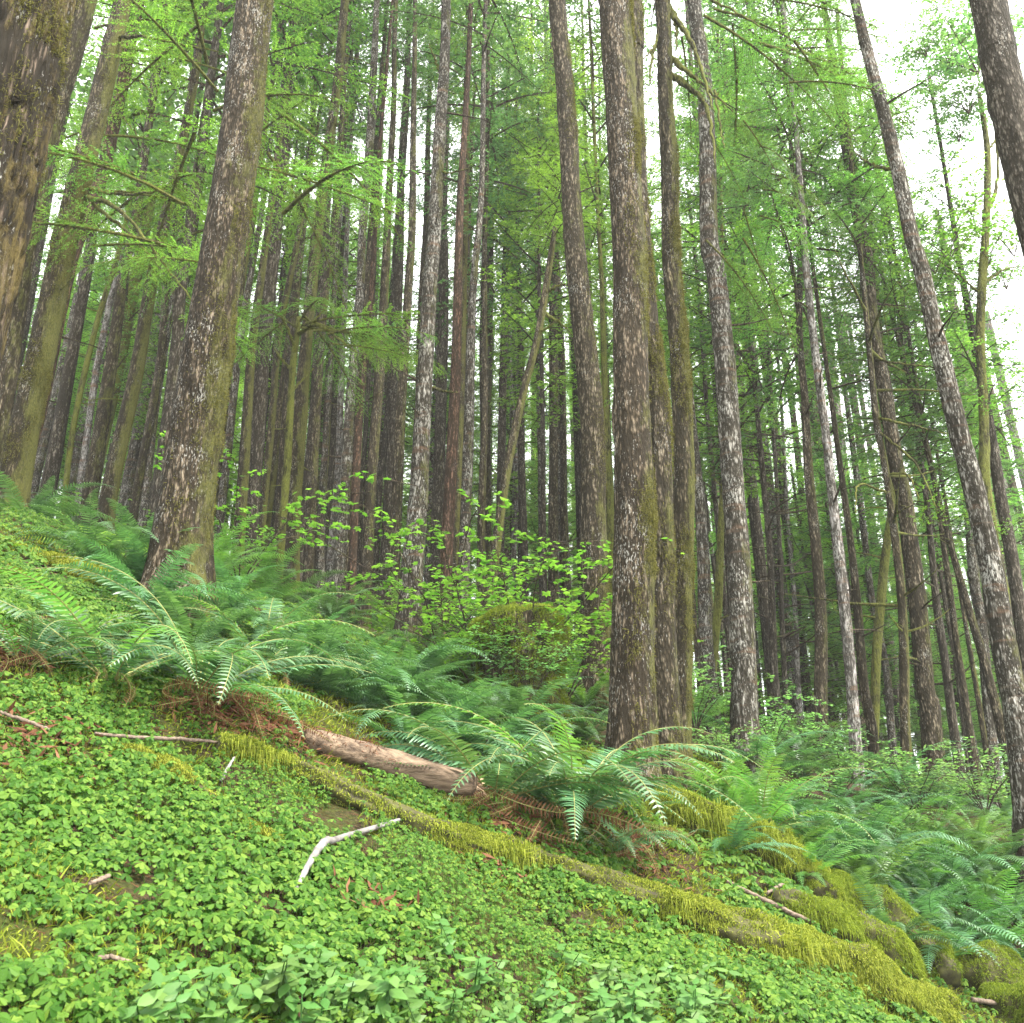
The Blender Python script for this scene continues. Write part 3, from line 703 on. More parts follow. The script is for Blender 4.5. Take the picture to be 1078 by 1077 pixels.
T('trunk behind the tilting trunk at right edge', 13, [(1098,860,15),(1080,700,14),(1066,593,13),(1052,518,12),(1046,480,11),(1030,380,9)], 'dusk', ('c2', 5, 6, 2.0), 12)
T('dark trunk in lower right group, left member', 15, [(1018,900,10),(1016,883,10),(1011,820,10),(1003,757,10),(996,693,9),(986,630,8),(975,540,6)], 'dusk', ('c4', 4, 7, 2.2), 12, stubs=14, stubl=1.2)
T('very thin dark trunk in lower right group', 18, [(1027,895,6),(1026,883,6),(1021,820,6),(1011,745,5),(1003,690,5)], 'dusk', ('c1', 4, 8, 2.4), 13)
T('slim grey-brown trunk in lower right group', 14, [(1038,905,10),(1036,883,10),(1028,820,9),(1018,745,8),(1008,680,7),(1001,630,7),(985,520,5),(970,440,4)], 'brown', ('c0', 5, 7, 2.2), 12)
T('thin moss-edged trunk in lower right group', 16, [(1050,905,8),(1048,890,8),(1043,820,7),(1033,757,6),(1020,680,5)], 'mossy', ('c2', 4, 8, 2.4), 13)
T('brown trunk close left of the tilting trunk foot', 14, [(1076,895,13),(1074,870,12),(1061,795,11),(1046,732,10),(1035,690,9),(1020,640,8),(990,540,6)], 'brown', ('c1', 5, 7, 2.0), 12.5)

# young conifers that hang green layers between the trunks
YH = 'young hemlock with layered green boughs '
young = [(770,17,4,3.0,'f1','behind the tall lichen-white trunk'), (735,19,5,3.4,'c3','between the pale trunk and lichen-white trunk'), (830,22,2,3.2,'c0','behind the dark slim trunks'),
 (905,20,2,3.2,'c4','behind the right-hand cluster'), (1010,20,2,3.0,'c2','behind the lower right group'), (1075,18,2,3.0,'c4','at the right edge'),
 (575,18,5,3.4,'c3','left of the bowing trunk'), (540,26,3,3.6,'c2','behind the slanting mossy trunk'), (440,24,4,3.4,'c0','behind the lichen-grey trunk'),
 (350,24,4,3.6,'c2','behind the whitish-topped trunk'), (250,22,4,3.4,'c3','right of the big scaly trunk'), (60,22,3,3.2,'c0','behind the stout mossy trunk'), (130,24,3,3.4,'c3','behind the close pair of trunks')]
for px, Yy, z0, Rc, key, where in young:
    py = 700
    T(YH+where, Yy, [(px, py, 6), (px+(539-px)*.16, 300, 4)], 'dusk', (key, z0, (11 if px > 700 else 13)-z0+random.uniform(-2, 2), Rc*.8), (11 if px > 700 else 13), group='young hemlocks among the trunks', name='young_hemlock', stubs=5, stubl=1.2)
# far rows
rf = random.Random(4)
for i in range(78):
    Yy = 21+ (i/78)**1.2*26
    px = -60+ (i*0.618034 % 1)*1210
    bark_ = rf.choice(['brown', 'dusk', 'grey', 'mossy', 'brown', 'grey', 'green'])
    wpx = rf.uniform(.20, .38)*1100/Yy
    sky_gap = px > 880
    if 370 < px < 470 and i % 2 and Yy < 40: continue
    Hh = rf.uniform(15, 22) if not sky_gap else rf.uniform(8, 11)
    z0 = rf.uniform(6, 12) if not sky_gap else rf.uniform(2, 5)
    lean = rf.uniform(-10, 10)
    T('far slim conifer trunk deep in the wood under green boughs', Yy, [(px, 760, wpx), (px+(539-px)*.16+lean, 330, wpx*.75)], bark_,
      ('c%d' % rf.choice([0, 1, 2, 3, 3, 2]), z0, Hh-z0, rf.uniform(2.0, 2.9)), Hh, group='far conifers deep in the wood', seed=500+i)
mid_b = ['brown', 'dusk', 'mossy', 'brown', 'grey', 'dusk']
for i in range(28):
    Yy = rf.uniform(17, 25); px = (130+(i*.618034 % 1)*530) if i < 22 else (750+(i*.618034 % 1)*150)
    wpx = rf.uniform(.17, .27)*1100/Yy; k = .135 if i < 22 else .19
    T('slim straight trunk in the crowded middle ranks of the stand', Yy, [(px, 760, wpx), (px+(539-px)*.16+rf.uniform(-7, 7), 330, wpx*.75)], mid_b[i % 6],
      ('c%d' % rf.choice([0, 1, 2, 3]), rf.uniform(11, 14), 8, rf.uniform(1.1, 1.6)), rf.uniform(19, 24), group='slim trunks in the middle ranks', seed=900+i, stubs=5, stubl=.6)
for i in range(120):
    Yy = rf.uniform(24, 66); px = -80+(i*0.7548777 % 1)*1240
    Hh = rf.uniform(7, 12)+(Yy-24)*.14
    if px > 860: Hh = rf.uniform(6, 9)+(Yy-24)*.07
    T('distant bushy conifer greening the gaps between far trunks', Yy, [(px, 760, 5), (px+(539-px)*.10, 560, 4)], 'dusk',
      ('c%d' % rf.choice([0, 2, 3, 3]), rf.uniform(.3, 2.0), Hh-1.5, rf.uniform(2.8, 4.0)), Hh, group='bushy conifers filling the far wood', name='bushy_conifer', seed=700+i)

for i in range(16):
    Yy = rf.uniform(20, 34); px = 870+i*17
    T('distant bushy conifer greening the gaps between far trunks', Yy, [(px, 860, 5), (px+(539-px)*.10, 620, 4)], 'dusk',
      ('c%d' % rf.choice([0, 2, 3]), .2, 6, rf.uniform(2.2, 3.0)), 6.5, group='bushy conifers filling the far wood', name='bushy_conifer', seed=1200+i)

# hemlock boughs near the camera side
def bough(parent_name_label, px, py, Yy, az, sc, k, roll=0, tilt=0):
    p = at(px, py, Yy)
    o = bpy.data.objects.new('low_bough', BO[k]); S.collection.objects.link(o)
    o.location = p; o.rotation_euler = (roll, tilt, az); o.scale = (sc, sc, sc)
    return o
def attach(o, tr):
    bpy.context.view_layer.update()
    o.location = Vector(o.location)-tr.location; o.parent = tr
byl = {o.get('label'): o for o in S.objects if o.get('label')}
tf = byl['small mossy forked tree with elbowed limbs and low boughs']
for a in [(318,345,12.2,.05,1.0,1),(322,340,12,-.35,.95,0),(330,348,11.6,-.1,.9,2),(345,352,11.3,-.5,.8,1),(316,335,12.6,.5,.9,0),(312,330,12.5,2.4,.8,1),(300,330,12.2,3.3,.75,0),(318,330,12.4,1.2,.9,2),(312,345,12.3,4.2,.8,1),(316,338,12.4,-1.1,.8,2),(350,362,11.2,.1,.6,0)]:
    o = bough('', *a, tilt=.12); attach(o, tf)
tb = byl['brown trunk with rust and moss bands, left group']
rr = random.Random(3)
for k in range(26):
    o = bough('', rr.uniform(95, 300), rr.uniform(10, 330), rr.uniform(9, 12), rr.uniform(0, 6.28), rr.uniform(.8, 1.3), rr.choice([0, 1, 2]), tilt=rr.uniform(-.1, .3))
    attach(o, byl['dark trunk in shade close left of the big scaly trunk'])
tw = byl['wavy moss-patched trunk with drooping mossy limbs up high']
for k in range(13):
    x, y = rr.uniform(715, 850), rr.uniform(-20, 90)
    o = bough('', x, y, rr.uniform(9, 11), rr.uniform(-1, 1.5), rr.uniform(.7, 1.1), rr.choice([1, 2]), tilt=rr.uniform(0, .4)); attach(o, tw)
for k in range(10):
    x, y = rr.uniform(740, 815), rr.uniform(120, 270)
    o = bough('', x, y, rr.uniform(9.5, 11), rr.uniform(-1, 1.5), rr.uniform(.4, .7), 2, tilt=rr.uniform(.4, .9)); attach(o, byl['tall lichen-white trunk banded with moss, right of centre'])
# leafy crown of the forking broadleaf
tb = byl['mossy forking broadleaf tree with bright green leaves, far right']
def leafclump(px, py, Yy, s, mi, seed, parent):
    p = at(px, py, Yy)-np.array(parent.location)
    use(SH['maple' if mi else 'berry'][seed % 3], 'leaf_spray', parent, p, (0, 0, seed), s)
for k, (px, py, s) in enumerate([(1000,255,.8),(1040,262,.9),(1068,250,.9),(985,268,.6),(1060,285,.7),(1020,290,.6),(1030,60,1.0),(1000,50,.9),(985,80,.7),(1020,100,.8),(1045,30,.9),(1060,110,.6),(975,40,.6),(1010,130,.6)]):
    leafclump(px, py+20, 12+(k % 3-1)*.5, s, k < 6, k, tb)
for k, (px, py) in enumerate([(1008,560),(990,552),(1060,570),(1062,440)]):
    leafclump(px, py, 11.6, .35, 1, k, tb)

# ------------------------------------------------------------------ sword ferns
def frond_lib(L, a0, droop, wmax, pairs, mat, seed, name='frond_mesh'):
    rg = np.random.default_rng(seed); n = 40
    t = np.linspace(0, 1, n); ang = a0-droop*t**1.25       # pitch of the rachis along its length
    ds = L/(n-1); x = np.concatenate([[0], np.cumsum(np.cos(ang[:-1])*ds)]); z = np.concatenate([[0], np.cumsum(np.sin(ang[:-1])*ds)])
    yb = .05*L*t*t*rg.normal(0, 1.2)
    C = np.stack([x, yb, z], 1)
    tt = np.linspace(.10, .985, pairs); c = np.stack([np.interp(tt, t, C[:, i]) for i in range(3)], 1)
    an = np.interp(tt, t, ang)
    fw = np.stack([np.cos(an), np.zeros(pairs), np.sin(an)], 1); upv = np.stack([-np.sin(an), np.zeros(pairs), np.cos(an)], 1)
    w = wmax*np.minimum(1, (.45+tt*2.2))*np.clip((1-tt)*2.1, 0, 1)**.75+.006
    V, F, off = [], [], 0
    for sg in (-1, 1):
        wj = w*rg.uniform(.9, 1.06, pairs)
        side = np.array([[0, sg, 0]])*np.ones((pairs, 1))
        tilt = rg.normal(.05, .10, pairs)[:, None]
        fwd = .30+tt[:, None]*.25
        d = nrmz(side+fw*fwd+upv*(-.10+tilt)); wd = np.maximum(.0038, .074*wj+.0028)[:, None]
        d2 = nrmz(d-upv*.45+fw*.15)
        b = c; m1 = c+d*(wj*.35)[:, None]; m2 = m1+nrmz(d-upv*.12)*(wj*.35)[:, None]; tip = m2+d2*(wj*.30)[:, None]
        fx = nrmz(fw+upv*.25*sg*0)
        v = np.stack([b-fx*wd*.75, b+fx*wd*.95, m1-fx*wd*.85, m1+fx*wd*.85, m2-fx*wd*.6, m2+fx*wd*.6, tip], 1)
        V.append(v.reshape(-1, 3)); o = off+np.arange(pairs)*7; off += pairs*7
        F.append((np.stack([o, o+1, o+3, o+2], 1), np.stack([o+2, o+3, o+5, o+4], 1), np.stack([o+4, o+5, o+6], 1)))
    q = np.vstack([f for s in F for f in s[:2]]); tr = np.vstack([s[2] for s in F])
    V = np.vstack(V)
    rv, rf_ = sweep(C, np.linspace(.0045, .0012, n), 5, close=False)
    VV, FF = merge([(V, [q, tr]), (rv, rf_)]); mi = []
    for f in FF:
        a = np.zeros(len(f), int)
        if f.shape[1] == 4: a[len(q):] = 1
        mi.append(a)
    return lib(name, VV, FF, [mat, M['rachis']], True, np.concatenate(mi))
M['rachis'] = simple('frond_stalk', (.10,.10,.03), (.20,.20,.06), 20, .6)
FR = [frond_lib(1.0, R(a), R(d), wm, 37, M['fern'], 200+i) for i, (a, d, wm) in enumerate([(58, 95, .10), (42, 80, .105), (68, 95, .095), (28, 62, .105), (50, 115, .10), (36, 50, .09)])]
FRL = [frond_lib(1.0, R(a), R(d), .085, 35, M['fern_l'], 220+i) for i, (a, d) in enumerate([(60, 95), (42, 80), (72, 85)])]
FD = [frond_lib(.8, R(a), R(d), .05, 30, M['deadfern'], 230+i, 'dead_frond_mesh') for i, (a, d) in enumerate([(10, 120), (-5, 90), (20, 150)])]

def fern(label, p, size, n, seed, group=None, az0=0, arc=6.283, dead=4, light=.15, tilt=0):
    rg = random.Random(seed); t = thing('sword_fern', p, label, 'fern', group)
    t.rotation_euler = (.20, .12, 0)
    for i in range(n):
        az = az0+arc*((i+.5)/n-.5)+rg.uniform(-.25, .25)
        src = rg.choice(FRL) if rg.random() < light else rg.choice(FR)
        s = size*rg.uniform(.72, 1.1)
        # slope-aware tilt: fronds lie over the downhill side
        use(src, 'frond', t, (math.cos(az)*.03, math.sin(az)*.03, 0), (rg.uniform(-.35, .35), rg.uniform(-.22, .22), az), s)
    for i in range(dead*2):
        az = rg.uniform(3.4, 6.4)
        use(rg.choice(FD), 'dead_frond', t, (rg.uniform(-.12, .12), rg.uniform(-.12, .05), rg.uniform(-.05, .1)), (rg.uniform(-1.6, 1.6), rg.uniform(-.1, .6), az), size*rg.uniform(.35, .85))
    return t
# whole clumps as one mesh for the distant ferns
def clump_lib(n, seed, light):
    rg = random.Random(seed); parts_v, parts_f, mi, off = [], [], [], 0
    for i in range(n):
        me = rg.choice(FRL if rg.random() < light else FR)
        k = len(me.vertices); co = np.empty(k*3, np.float32); me.vertices.foreach_get('co', co); co = co.reshape(-1, 3)
        M3 = np.array(Matrix.Rotation(i*2.399+rg.uniform(-.3, .3), 3, 'Z') @ Matrix.Rotation(rg.uniform(-.25, .25), 3, 'Y') @ Matrix.Rotation(rg.uniform(-.35, .35), 3, 'X'))
        co = (co*rg.uniform(.7, 1.1)) @ M3.T
        ls = np.empty(len(me.polygons), np.int32); me.polygons.foreach_get('loop_total', ls)
        li = np.empty(len(me.loops), np.int32); me.loops.foreach_get('vertex_index', li)
        st = np.concatenate([[0], np.cumsum(ls)[:-1]])
        q = st[ls == 4][:, None]+np.arange(4); tr = st[ls == 3][:, None]+np.arange(3)
        parts_v.append(co); parts_f.append((li[q]+off, li[tr]+off)); off += k
    V = np.vstack(parts_v); Q = np.vstack([a for a, b in parts_f]); Tt = np.vstack([b for a, b in parts_f])
    return lib('fern_clump_mesh', V, [Q, Tt], M['fern_l' if light > .5 else 'fern'])
CL = [clump_lib(20, 300+i, 0) for i in range(3)]+[clump_lib(18, 310+i, 1) for i in range(2)]

near = [
 ('large sword fern fanning right below the big scaly trunk', (205,742), 1.0, 22, None),
 ('sword fern with long blue-green fronds drooping down-left', (118,722), .95, 15, 2.9+.6),
 ('sword fern at left edge below the mossy log', (25,705), .62, 12, None),
 ('low sword fern spilling over the bank at far left', (78,682), .6, 11, None),
 ('sword fern right of the big scaly trunk foot', (275,706), .85, 14, None),
 ('big sword fern in centre, left clump beside the bare log', (520,848), 1.1, 20, None),
 ('big sword fern in centre, right clump against thick trunk', (600,868), 1.25, 27, None),
 ('small drooping fern under the centre ferns', (650,905), .6, 11, None),
 ('large fern right of the mossy buttress root', (800,885), .95, 20, None),
]
for i, (lb, (px, py), sz, n, az) in enumerate(near):
    p = hit(px, py); p[2] += .02
    fern(lb, p, sz, n, 40+i, light=.12 if i != 8 else .6, dead=7 if i in (0, 5, 6) else 3)
    if i in (0, 5, 6, 1): pass
mids = [(310,715),(345,728),(385,742),(425,755),(470,768),(290,690),(330,692),(375,706),(425,722),(468,738),(515,752),(548,772),(580,764),(612,778),
        (100,596),(135,606),(165,618),(150,640),(225,668),(510,790),(430,790),(240,640),(200,690)]
for i, (px, py) in enumerate(mids):
    p = hit(px, py+6)
    t = use(CL[i % 3], 'sword_fern', None, p, (0, 0, i*1.7), .62+.1*(i % 3))
    tag(t, 'dark green fern massed along the bank behind the front ferns', 'fern', 'ferns massed along the upper bank')
rgt = [(770,890),(835,900),(870,905),(900,925),(850,930),(930,915),(960,930),(985,950),(1010,930),(1040,950),(1070,965),(1050,990),(1010,985),(960,965),(920,945),(1075,1010),(1030,905),(1065,925),(880,880),(760,850),(800,860),(985,905),(940,990),(1000,1010),(775,872),(820,868),(795,852),(850,872),(905,882),(945,886),(990,884),(1030,880),(880,862),(925,862)]
for i, (px, py) in enumerate(rgt):
    p = hit(px, py+8)
    t = use(CL[(i*2+1) % 5], 'sword_fern', None, p, (0, 0, i*2.1), .60+.12*(i % 3))
    tag(t, 'leafy fern crowding the hollow at lower right beyond mossy log', 'fern', 'ferns crowding the lower right hollow')
for i in range(80):
    Yy = rf.uniform(8.5, 18); px = rf.uniform(-30, 1110); x = (px-539)/1050*Yy
    t = use(CL[i % 5], 'sword_fern', None, (x, Yy, gz(x, Yy)), (0, 0, i), rf.uniform(.7, 1.1))
    tag(t, 'fern low on the forest floor among the tree feet', 'fern', 'ferns among the tree feet')

# ------------------------------------------------------------------ shrubs
def shrub(label, px, py, Yy, s, kind, k, name, group=None, onground=True):
    p = at(px, py, Yy) if not onground else None
    if onground:
        x = (px-539)/1100/(math.cos(PITCH)-((CY-py)/FPX)*math.sin(PITCH))*Yy; p = np.array([x, Yy, gz(x, Yy)])
    t = thing(name, p, label, 'shrub', group)
    use(SH[kind][k % len(SH[kind])], 'foliage', t, (0, 0, 0), (0, 0, k*1.3), s); return t
sm = [(500,690,8.8,.85),(465,660,9.5,.9),(540,660,9.2,.9),(585,690,9.6,.8),(600,660,10.5,.9),(560,610,11,1.0),(520,640,11.5,1.0),(440,640,11.5,.9),(500,600,9.6,1.25),(550,640,9.0,1.15),(470,560,10.5,1.3),(590,650,9.2,1.0)]
lb = ['right in front of the lichen-flecked trunk', 'at the foot of the lichen-grey trunk', 'over the mossy stump', 'between the stump and the bowing trunk', 'at the bowing trunk foot',
      'behind the stump', 'behind the slanting mossy trunk', 'left of the lichen-grey trunk', 'rising highest behind the fern bank', 'low left of the thickest centre trunk', 'arching widest in front of the stump', 'reaching up between lichen-grey and slanting trunks', 'just left of the bowing trunk foot']
for i, (px, py, Yy, s) in enumerate(sm):
    shrub('bright green vine maple spray '+lb[i], px, py, Yy, s, 'maple', i, 'vine_maple', 'vine maples in the middle')
for i, (px, py, Yy, s, wh) in enumerate([(150,420,9,.8,'hanging left of the big scaly trunk'),(255,590,10,1.0,'right of big scaly trunk foot'),(175,440,9.4,.7,'touching the big scaly trunk')]):
    if i == 1: shrub('thin bright sapling '+wh, px, py, Yy, s, 'maple', i, 'maple_sapling')
for i, (px, py, Yy, s) in enumerate([(735,800,10.5,.75),(812,800,11,.7),(885,820,11,.75),(960,830,10.5,.7),(1035,840,11,.75),(850,780,13,.8),(760,850,9.4,.5),(840,860,9.4,.5),(925,870,9.3,.5),(700,760,12,.7)]):
    shrub('pale green leafy shrub filling the hollow under the right-hand trunks', px, py, Yy, s, 'berry', i, 'berry_shrub', 'leafy shrubs under the right-hand trunks')
for i in range(46):
    Yy = rf.uniform(14, 30); px = rf.uniform(-40, 1120); x = (px-539)/1000*Yy
    t = use(SH[['berry', 'green', 'maple'][i % 3]][i % 2], 'understory_shrub', None, (x, Yy, gz(x, Yy)), (0, 0, i), rf.uniform(.7, 1.2))
    tag(t, 'leafy undergrowth shrub deep between the distant trunks', 'shrub', 'undergrowth shrubs between distant trunks')

# ------------------------------------------------------------------ moss strands
def strands(P, Nrm, L, seed, hang=.6, wid=.0022, jit=.6):
    rg = np.random.default_rng(seed); n = len(P)
    cl = noise(P[:, 0]*14, P[:, 1]*14, P[:, 2]*14, seed=seed)
    d = nrmz(Nrm+rg.normal(0, jit, (n, 3))); L = L*rg.uniform(.35, 1.3, n)*(1+.75*cl)
    s = nrmz(np.cross(d, rg.normal(0, 1, (n, 3))))*wid
    m = P+d*(L*.5)[:, None]; tip = m+nrmz(d*(1-hang)+np.array([[0, 0, -hang]])*(.5+rg.random((n, 1))))*(L*.6)[:, None]
    v = np.stack([P-s, P+s, m+s*.8, m-s*.8, tip], 1).reshape(-1, 3); o = np.arange(n)*5
    return v, [np.stack([o, o+1, o+2, o+3], 1), np.stack([o+3, o+2, o+4], 1)]
def surf_sample(V, F, n, rg, filt=None):
    a, b, c = V[F[:, 0]], V[F[:, 1]], V[F[:, 2]]; d = V[F[:, 3]] if F.shape[1] == 4 else None
    nr = np.cross(b-a, c-a); ar = np.linalg.norm(nr, axis=1); nr = nrmz(nr)
    w = ar*(filt(nr, a) if filt else 1); w = w/w.sum()
    i = rg.choice(len(F), n, p=w); u, v = rg.random(n)[:, None], rg.random(n)[:, None]
    P = (a[i]*(1-u)+b[i]*u)*(1-v)+((d[i]*(1-u)+c[i]*u) if d is not None else c[i])*v
    return P, nr[i]
LOGS = []     # (centreline, radius) so that clover stays off the moss
def log(name, label, pts, mat, mossn=0, mossmat='moss', mossL=.03, sink=.35, cat='log', hangL=None, seed=1, seg=36, bump=.16, ends=None, cover=1.0, depths=None):
    """pts (px,py,wpx); centreline dropped on the ground"""
    P = []
    for i, (px, py, wd) in enumerate(pts):
        p = hit(px, py) if depths is None else at(px, py, depths[i])
        r = wd*axd(p)/FPX/2
        if depths is None: p = p+np.array([0, 0, r*(1-2*sink)])
        P.append([*p, r])
    P = np.array(P); base = P[len(P)//2, :3].copy()
    L = np.linalg.norm(np.diff(P[:, :3], axis=0), axis=1).sum(); n = max(20, int(L/.025))
    K = catmull(P, n); C, rad = K[:, :3], K[:, 3]; rad = rad*(1+(.22*noise(np.arange(n)*.055, np.zeros(n), seed=seed+60)+.10*noise(np.arange(n)*.16, np.zeros(n), seed=seed+61) if mossn > 2000 else 0)); LOGS.append((C.copy(), rad.copy()))
    if ends: rad = rad*ends(np.linspace(0, 1, n))
    V, F = sweep(C-base, rad, seg, (lambda TH, SS, RR: RR*(bump*1.3*fbm(np.cos(TH)*1.5+seed, np.sin(TH)*1.5, SS*4, seed=seed, o=3)+bump*1.2*noise(np.cos(TH)*3.2, np.sin(TH)*3.2, SS*11, seed=seed+3))))
    t = thing(name, base, label, cat)
    obj('log_body' if 'log' in name else 'body', V, F, mat, t)
    if mossn:
        rg = np.random.default_rng(seed)
        flt = lambda nr, a: np.clip(nr[:, 2]+.55, 0, 1)*np.clip(.75+1.6*fbm(a[:, 0]*3.2, a[:, 1]*3.2, a[:, 2]*3.2, seed=seed), .04, 1.6)
        Pq, Nq = surf_sample(V, F[0], mossn, rg, flt)
        sg = np.sign((Nq[:1]*0+1)); 
        v1, f1 = strands(Pq, Nq, np.full(mossn, mossL), seed)
        parts = [(v1, f1)]
        if hangL:
            flt2 = lambda nr, a: np.exp(-((nr[:, 2]-.05)/.35)**2)*np.clip(-nr[:, 1]+.4, 0, 1)
            Ph, Nh = surf_sample(V, F[0], mossn//5, rg, flt2)
            parts.append(strands(Ph, Nh*.5, np.full(mossn//5, hangL)*(.25+.9*np.clip(noise(Ph[:, 0]*5, Ph[:, 1]*5, Ph[:, 2]*0, seed=seed)+.5, 0, 1)), seed+5, hang=.85, wid=.0022, jit=.5))
        vv, ff = merge(parts)
        obj('moss', vv, ff, M[mossmat], t, False)
    return t
MB = M['soil_moss']
log('mossy_log', 'long half-buried yellow-mossed log running down the slope to lower right', [(225,790,26),(300,812,34),(430,872,36),(540,906,34),(640,940,38),(720,972,42),(800,998,52),(860,1012,62),(920,1048,62),(990,1085,58)], MB, 75000, 'moss', .022, .42, hangL=.07, seed=3)
log('mossy_log', 'mossy buttress log leaving the foot of the twin centre trunks', [(690,852,36),(725,872,46),(765,888,48),(810,912,50),(850,938,44),(868,955,30)], MB, 30000, 'moss', .03, .25, hangL=.09, seed=5)
log('mossy_root', 'plump green-mossed root below the buttress log', [(855,945,40),(895,962,56),(940,988,60),(975,1015,50),(1000,1040,34)], MB, 22000, 'moss_g', .028, .3, hangL=.05, seed=7, cat='root')
log('mossy_root', 'lower bright mossed hump beside the plump root', [(815,952,26),(860,972,44),(905,995,50),(945,1022,40),(965,1040,20)], MB, 16000, 'moss_g', .026, .4, hangL=.05, seed=8, cat='root')
log('mossy_log', 'short dull mossy log sunk in clover at left', [(120,790,16),(170,812,26),(215,845,30),(250,868,26),(290,892,14)], MB, 16000, 'moss', .022, .5, seed=9)
log('mossy_log', 'yellow-mossed log along the bank crest at left edge', [(-20,575,24),(20,588,28),(70,602,28),(105,612,24),(122,618,14)], MB, 20000, 'moss', .035, .15, seed=11, hangL=.08, depths=[6.7,6.7,6.6,6.5,6.5])
log('mossy_log', 'small moss-capped broken log stub at left edge', [(-25,598,22),(0,604,24),(22,614,22)], M['deadwood'], 5000, 'moss', .03, .15, seed=12, depths=[6.1,6.0,5.9])
log('bare_log', 'bare brown log with broken end lying left of the centre fern', [(322,790,22),(360,803,26),(420,823,30),(470,838,31),(499,845,28)], M['deadwood'], 250, 'deadfern', .05, -.05, seed=14, bump=.07, ends=lambda t: 1-.25*(t > .985))
bl = [o for o in S.objects if o.name.startswith('bare_log') and o.type == 'EMPTY'][0]
Cb, rb = LOGS[-1]; ax = nrmz((Cb[-1]-Cb[-6])[None])[0]; rg = np.random.default_rng(8); sp = []
for i in range(34):
    a = rg.uniform(0, 6.28); q = rb[-1]*.78*math.sqrt(rg.random()); o1 = np.cross(ax, [0, 0, 1.]); o1 /= np.linalg.norm(o1); o2 = np.cross(o1, ax)
    p0 = Cb[-1]-ax*.03+o1*q*math.cos(a)+o2*q*math.sin(a); l = rg.uniform(.03, .11)
    sp.append(sweep(np.array([p0, p0+ax*l*.5, p0+ax*l+rg.normal(0, .008, 3)])-np.array(bl.location), np.array([.017, .012, .002]), 5))
Vq, Fq = merge(sp); obj('broken_end', Vq, Fq, M['cutwood'], bl, False)
log('fallen_log', 'pale fallen log lying across the hollow behind right-hand trunks', [(868,862,9),(930,875,10),(990,885,12),(1040,898,13),(1085,908,12)], M['palelog'], 0, seed=15, depths=[13,12.2,11.5,11,10.6], bump=.1)
log('mossy_root', 'thin arching mossy branch beside the pale trunk', [(722,796,7),(745,806,7),(765,812,5)], M['green'], 1200, 'moss', .03, seed=16, depths=[9.5,9.4,9.4], cat='branch')
def trunk_moss(label, n, z0, z1, L, seed, mat='moss_b', dirx=.5):
    t = [o for o in S.objects if o.get('label') == label][0]
    tr = [o for o in S.objects if o.parent == t and o.name.startswith('trunk')][0]; me = tr.data
    k = len(me.vertices); co = np.empty(k*3, np.float32); me.vertices.foreach_get('co', co); co = co.reshape(-1, 3).astype(float)
    q = np.array([p.vertices[:] for p in me.polygons if len(p.vertices) == 4 and z0 < co[p.vertices[0], 2] < z1])
    rg = np.random.default_rng(seed)
    flt = lambda nr, a: np.clip(nr[:, 0]*dirx-.25*nr[:, 1]+.25+.9*fbm(a[:, 0]*2, a[:, 1]*2, a[:, 2]*1.1, seed=seed)-.25, 0, 1)**1.5*np.clip(fbm(a[:, 0]*7, a[:, 1]*7, a[:, 2]*3, seed=seed+3)+.4, 0, 1)
    P, Nn = surf_sample(co, q, n, rg, flt)
    v1, f1 = strands(P, Nn*.45, np.full(n, L), seed, hang=.85, wid=.0021, jit=.30)
    obj('hanging_moss', v1, f1, M[mat], t, False)
M['moss_b'] = leafmat('trunk_moss_strands', [(.035,.032,.010), (.065,.062,.018), (.10,.095,.028), (.14,.135,.04)], .25, .9, .05, objvar=0)
trunk_moss('huge deeply furrowed trunk with stringy brown moss at left edge', 9000, 2.5, 7.5, .06, 71, dirx=.9)
trunk_moss('big scaly-barked trunk with white flecks rising from the fern bank', 11000, .3, 9.5, .030, 72, dirx=.9)
trunk_moss('thickest centre trunk, mossy on its right flank, behind the big fern', 22000, .2, 10, .035, 73, dirx=.9)
trunk_moss('trunk tucked behind the thickest centre trunk, mossy at its foot', 12000, .1, 9, .035, 74, dirx=.9)
trunk_moss('wavy moss-patched trunk with drooping mossy limbs up high', 16000, .5, 12, .040, 75, dirx=.6)
trunk_moss('stout mossy trunk with pale lichen, second from the left edge', 9000, .5, 9, .035, 76, dirx=.4)
trunk_moss('tall bare trunk bowing left, brown below and grey above', 6000, .5, 9, .030, 77, dirx=.8)
# boulders
def boulder(label, px, py, rpx, seed, flat=.7):
    p = hit(px, py); r = rpx*axd(p)/FPX
    n = 48; th = np.linspace(0, np.pi, n); C = np.zeros((n, 3)); C[:, 2] = -np.cos(th)*r*flat; rad = np.sin(th)*r+.001
    V, F = sweep(C, rad, 64); q = nrmz(V)
    V = V*(1+.28*fbm(q[:, 0]*1.5, q[:, 1]*1.5, q[:, 2]*1.5, seed=seed))[:, None]
    t = thing('mossy_boulder', p+np.array([0, 0, .1*r]), label, 'boulder'); obj('rock', V, F, MB, t)
    rg = np.random.default_rng(seed); Pq, Nq = surf_sample(V, F[0], 16000, rg, lambda nr, a: np.clip(nr[:, 2]+.4, 0, 1))
    v1, f1 = strands(Pq, Nq, np.full(16000, .025), seed); obj('moss', v1, f1, M['moss_g'], t, False)
boulder('moss-covered boulder at the right edge below the ferns', 1040, 1040, 48, 21)
boulder('dark mossy boulder in the bottom right corner', 1078, 1075, 40, 22)
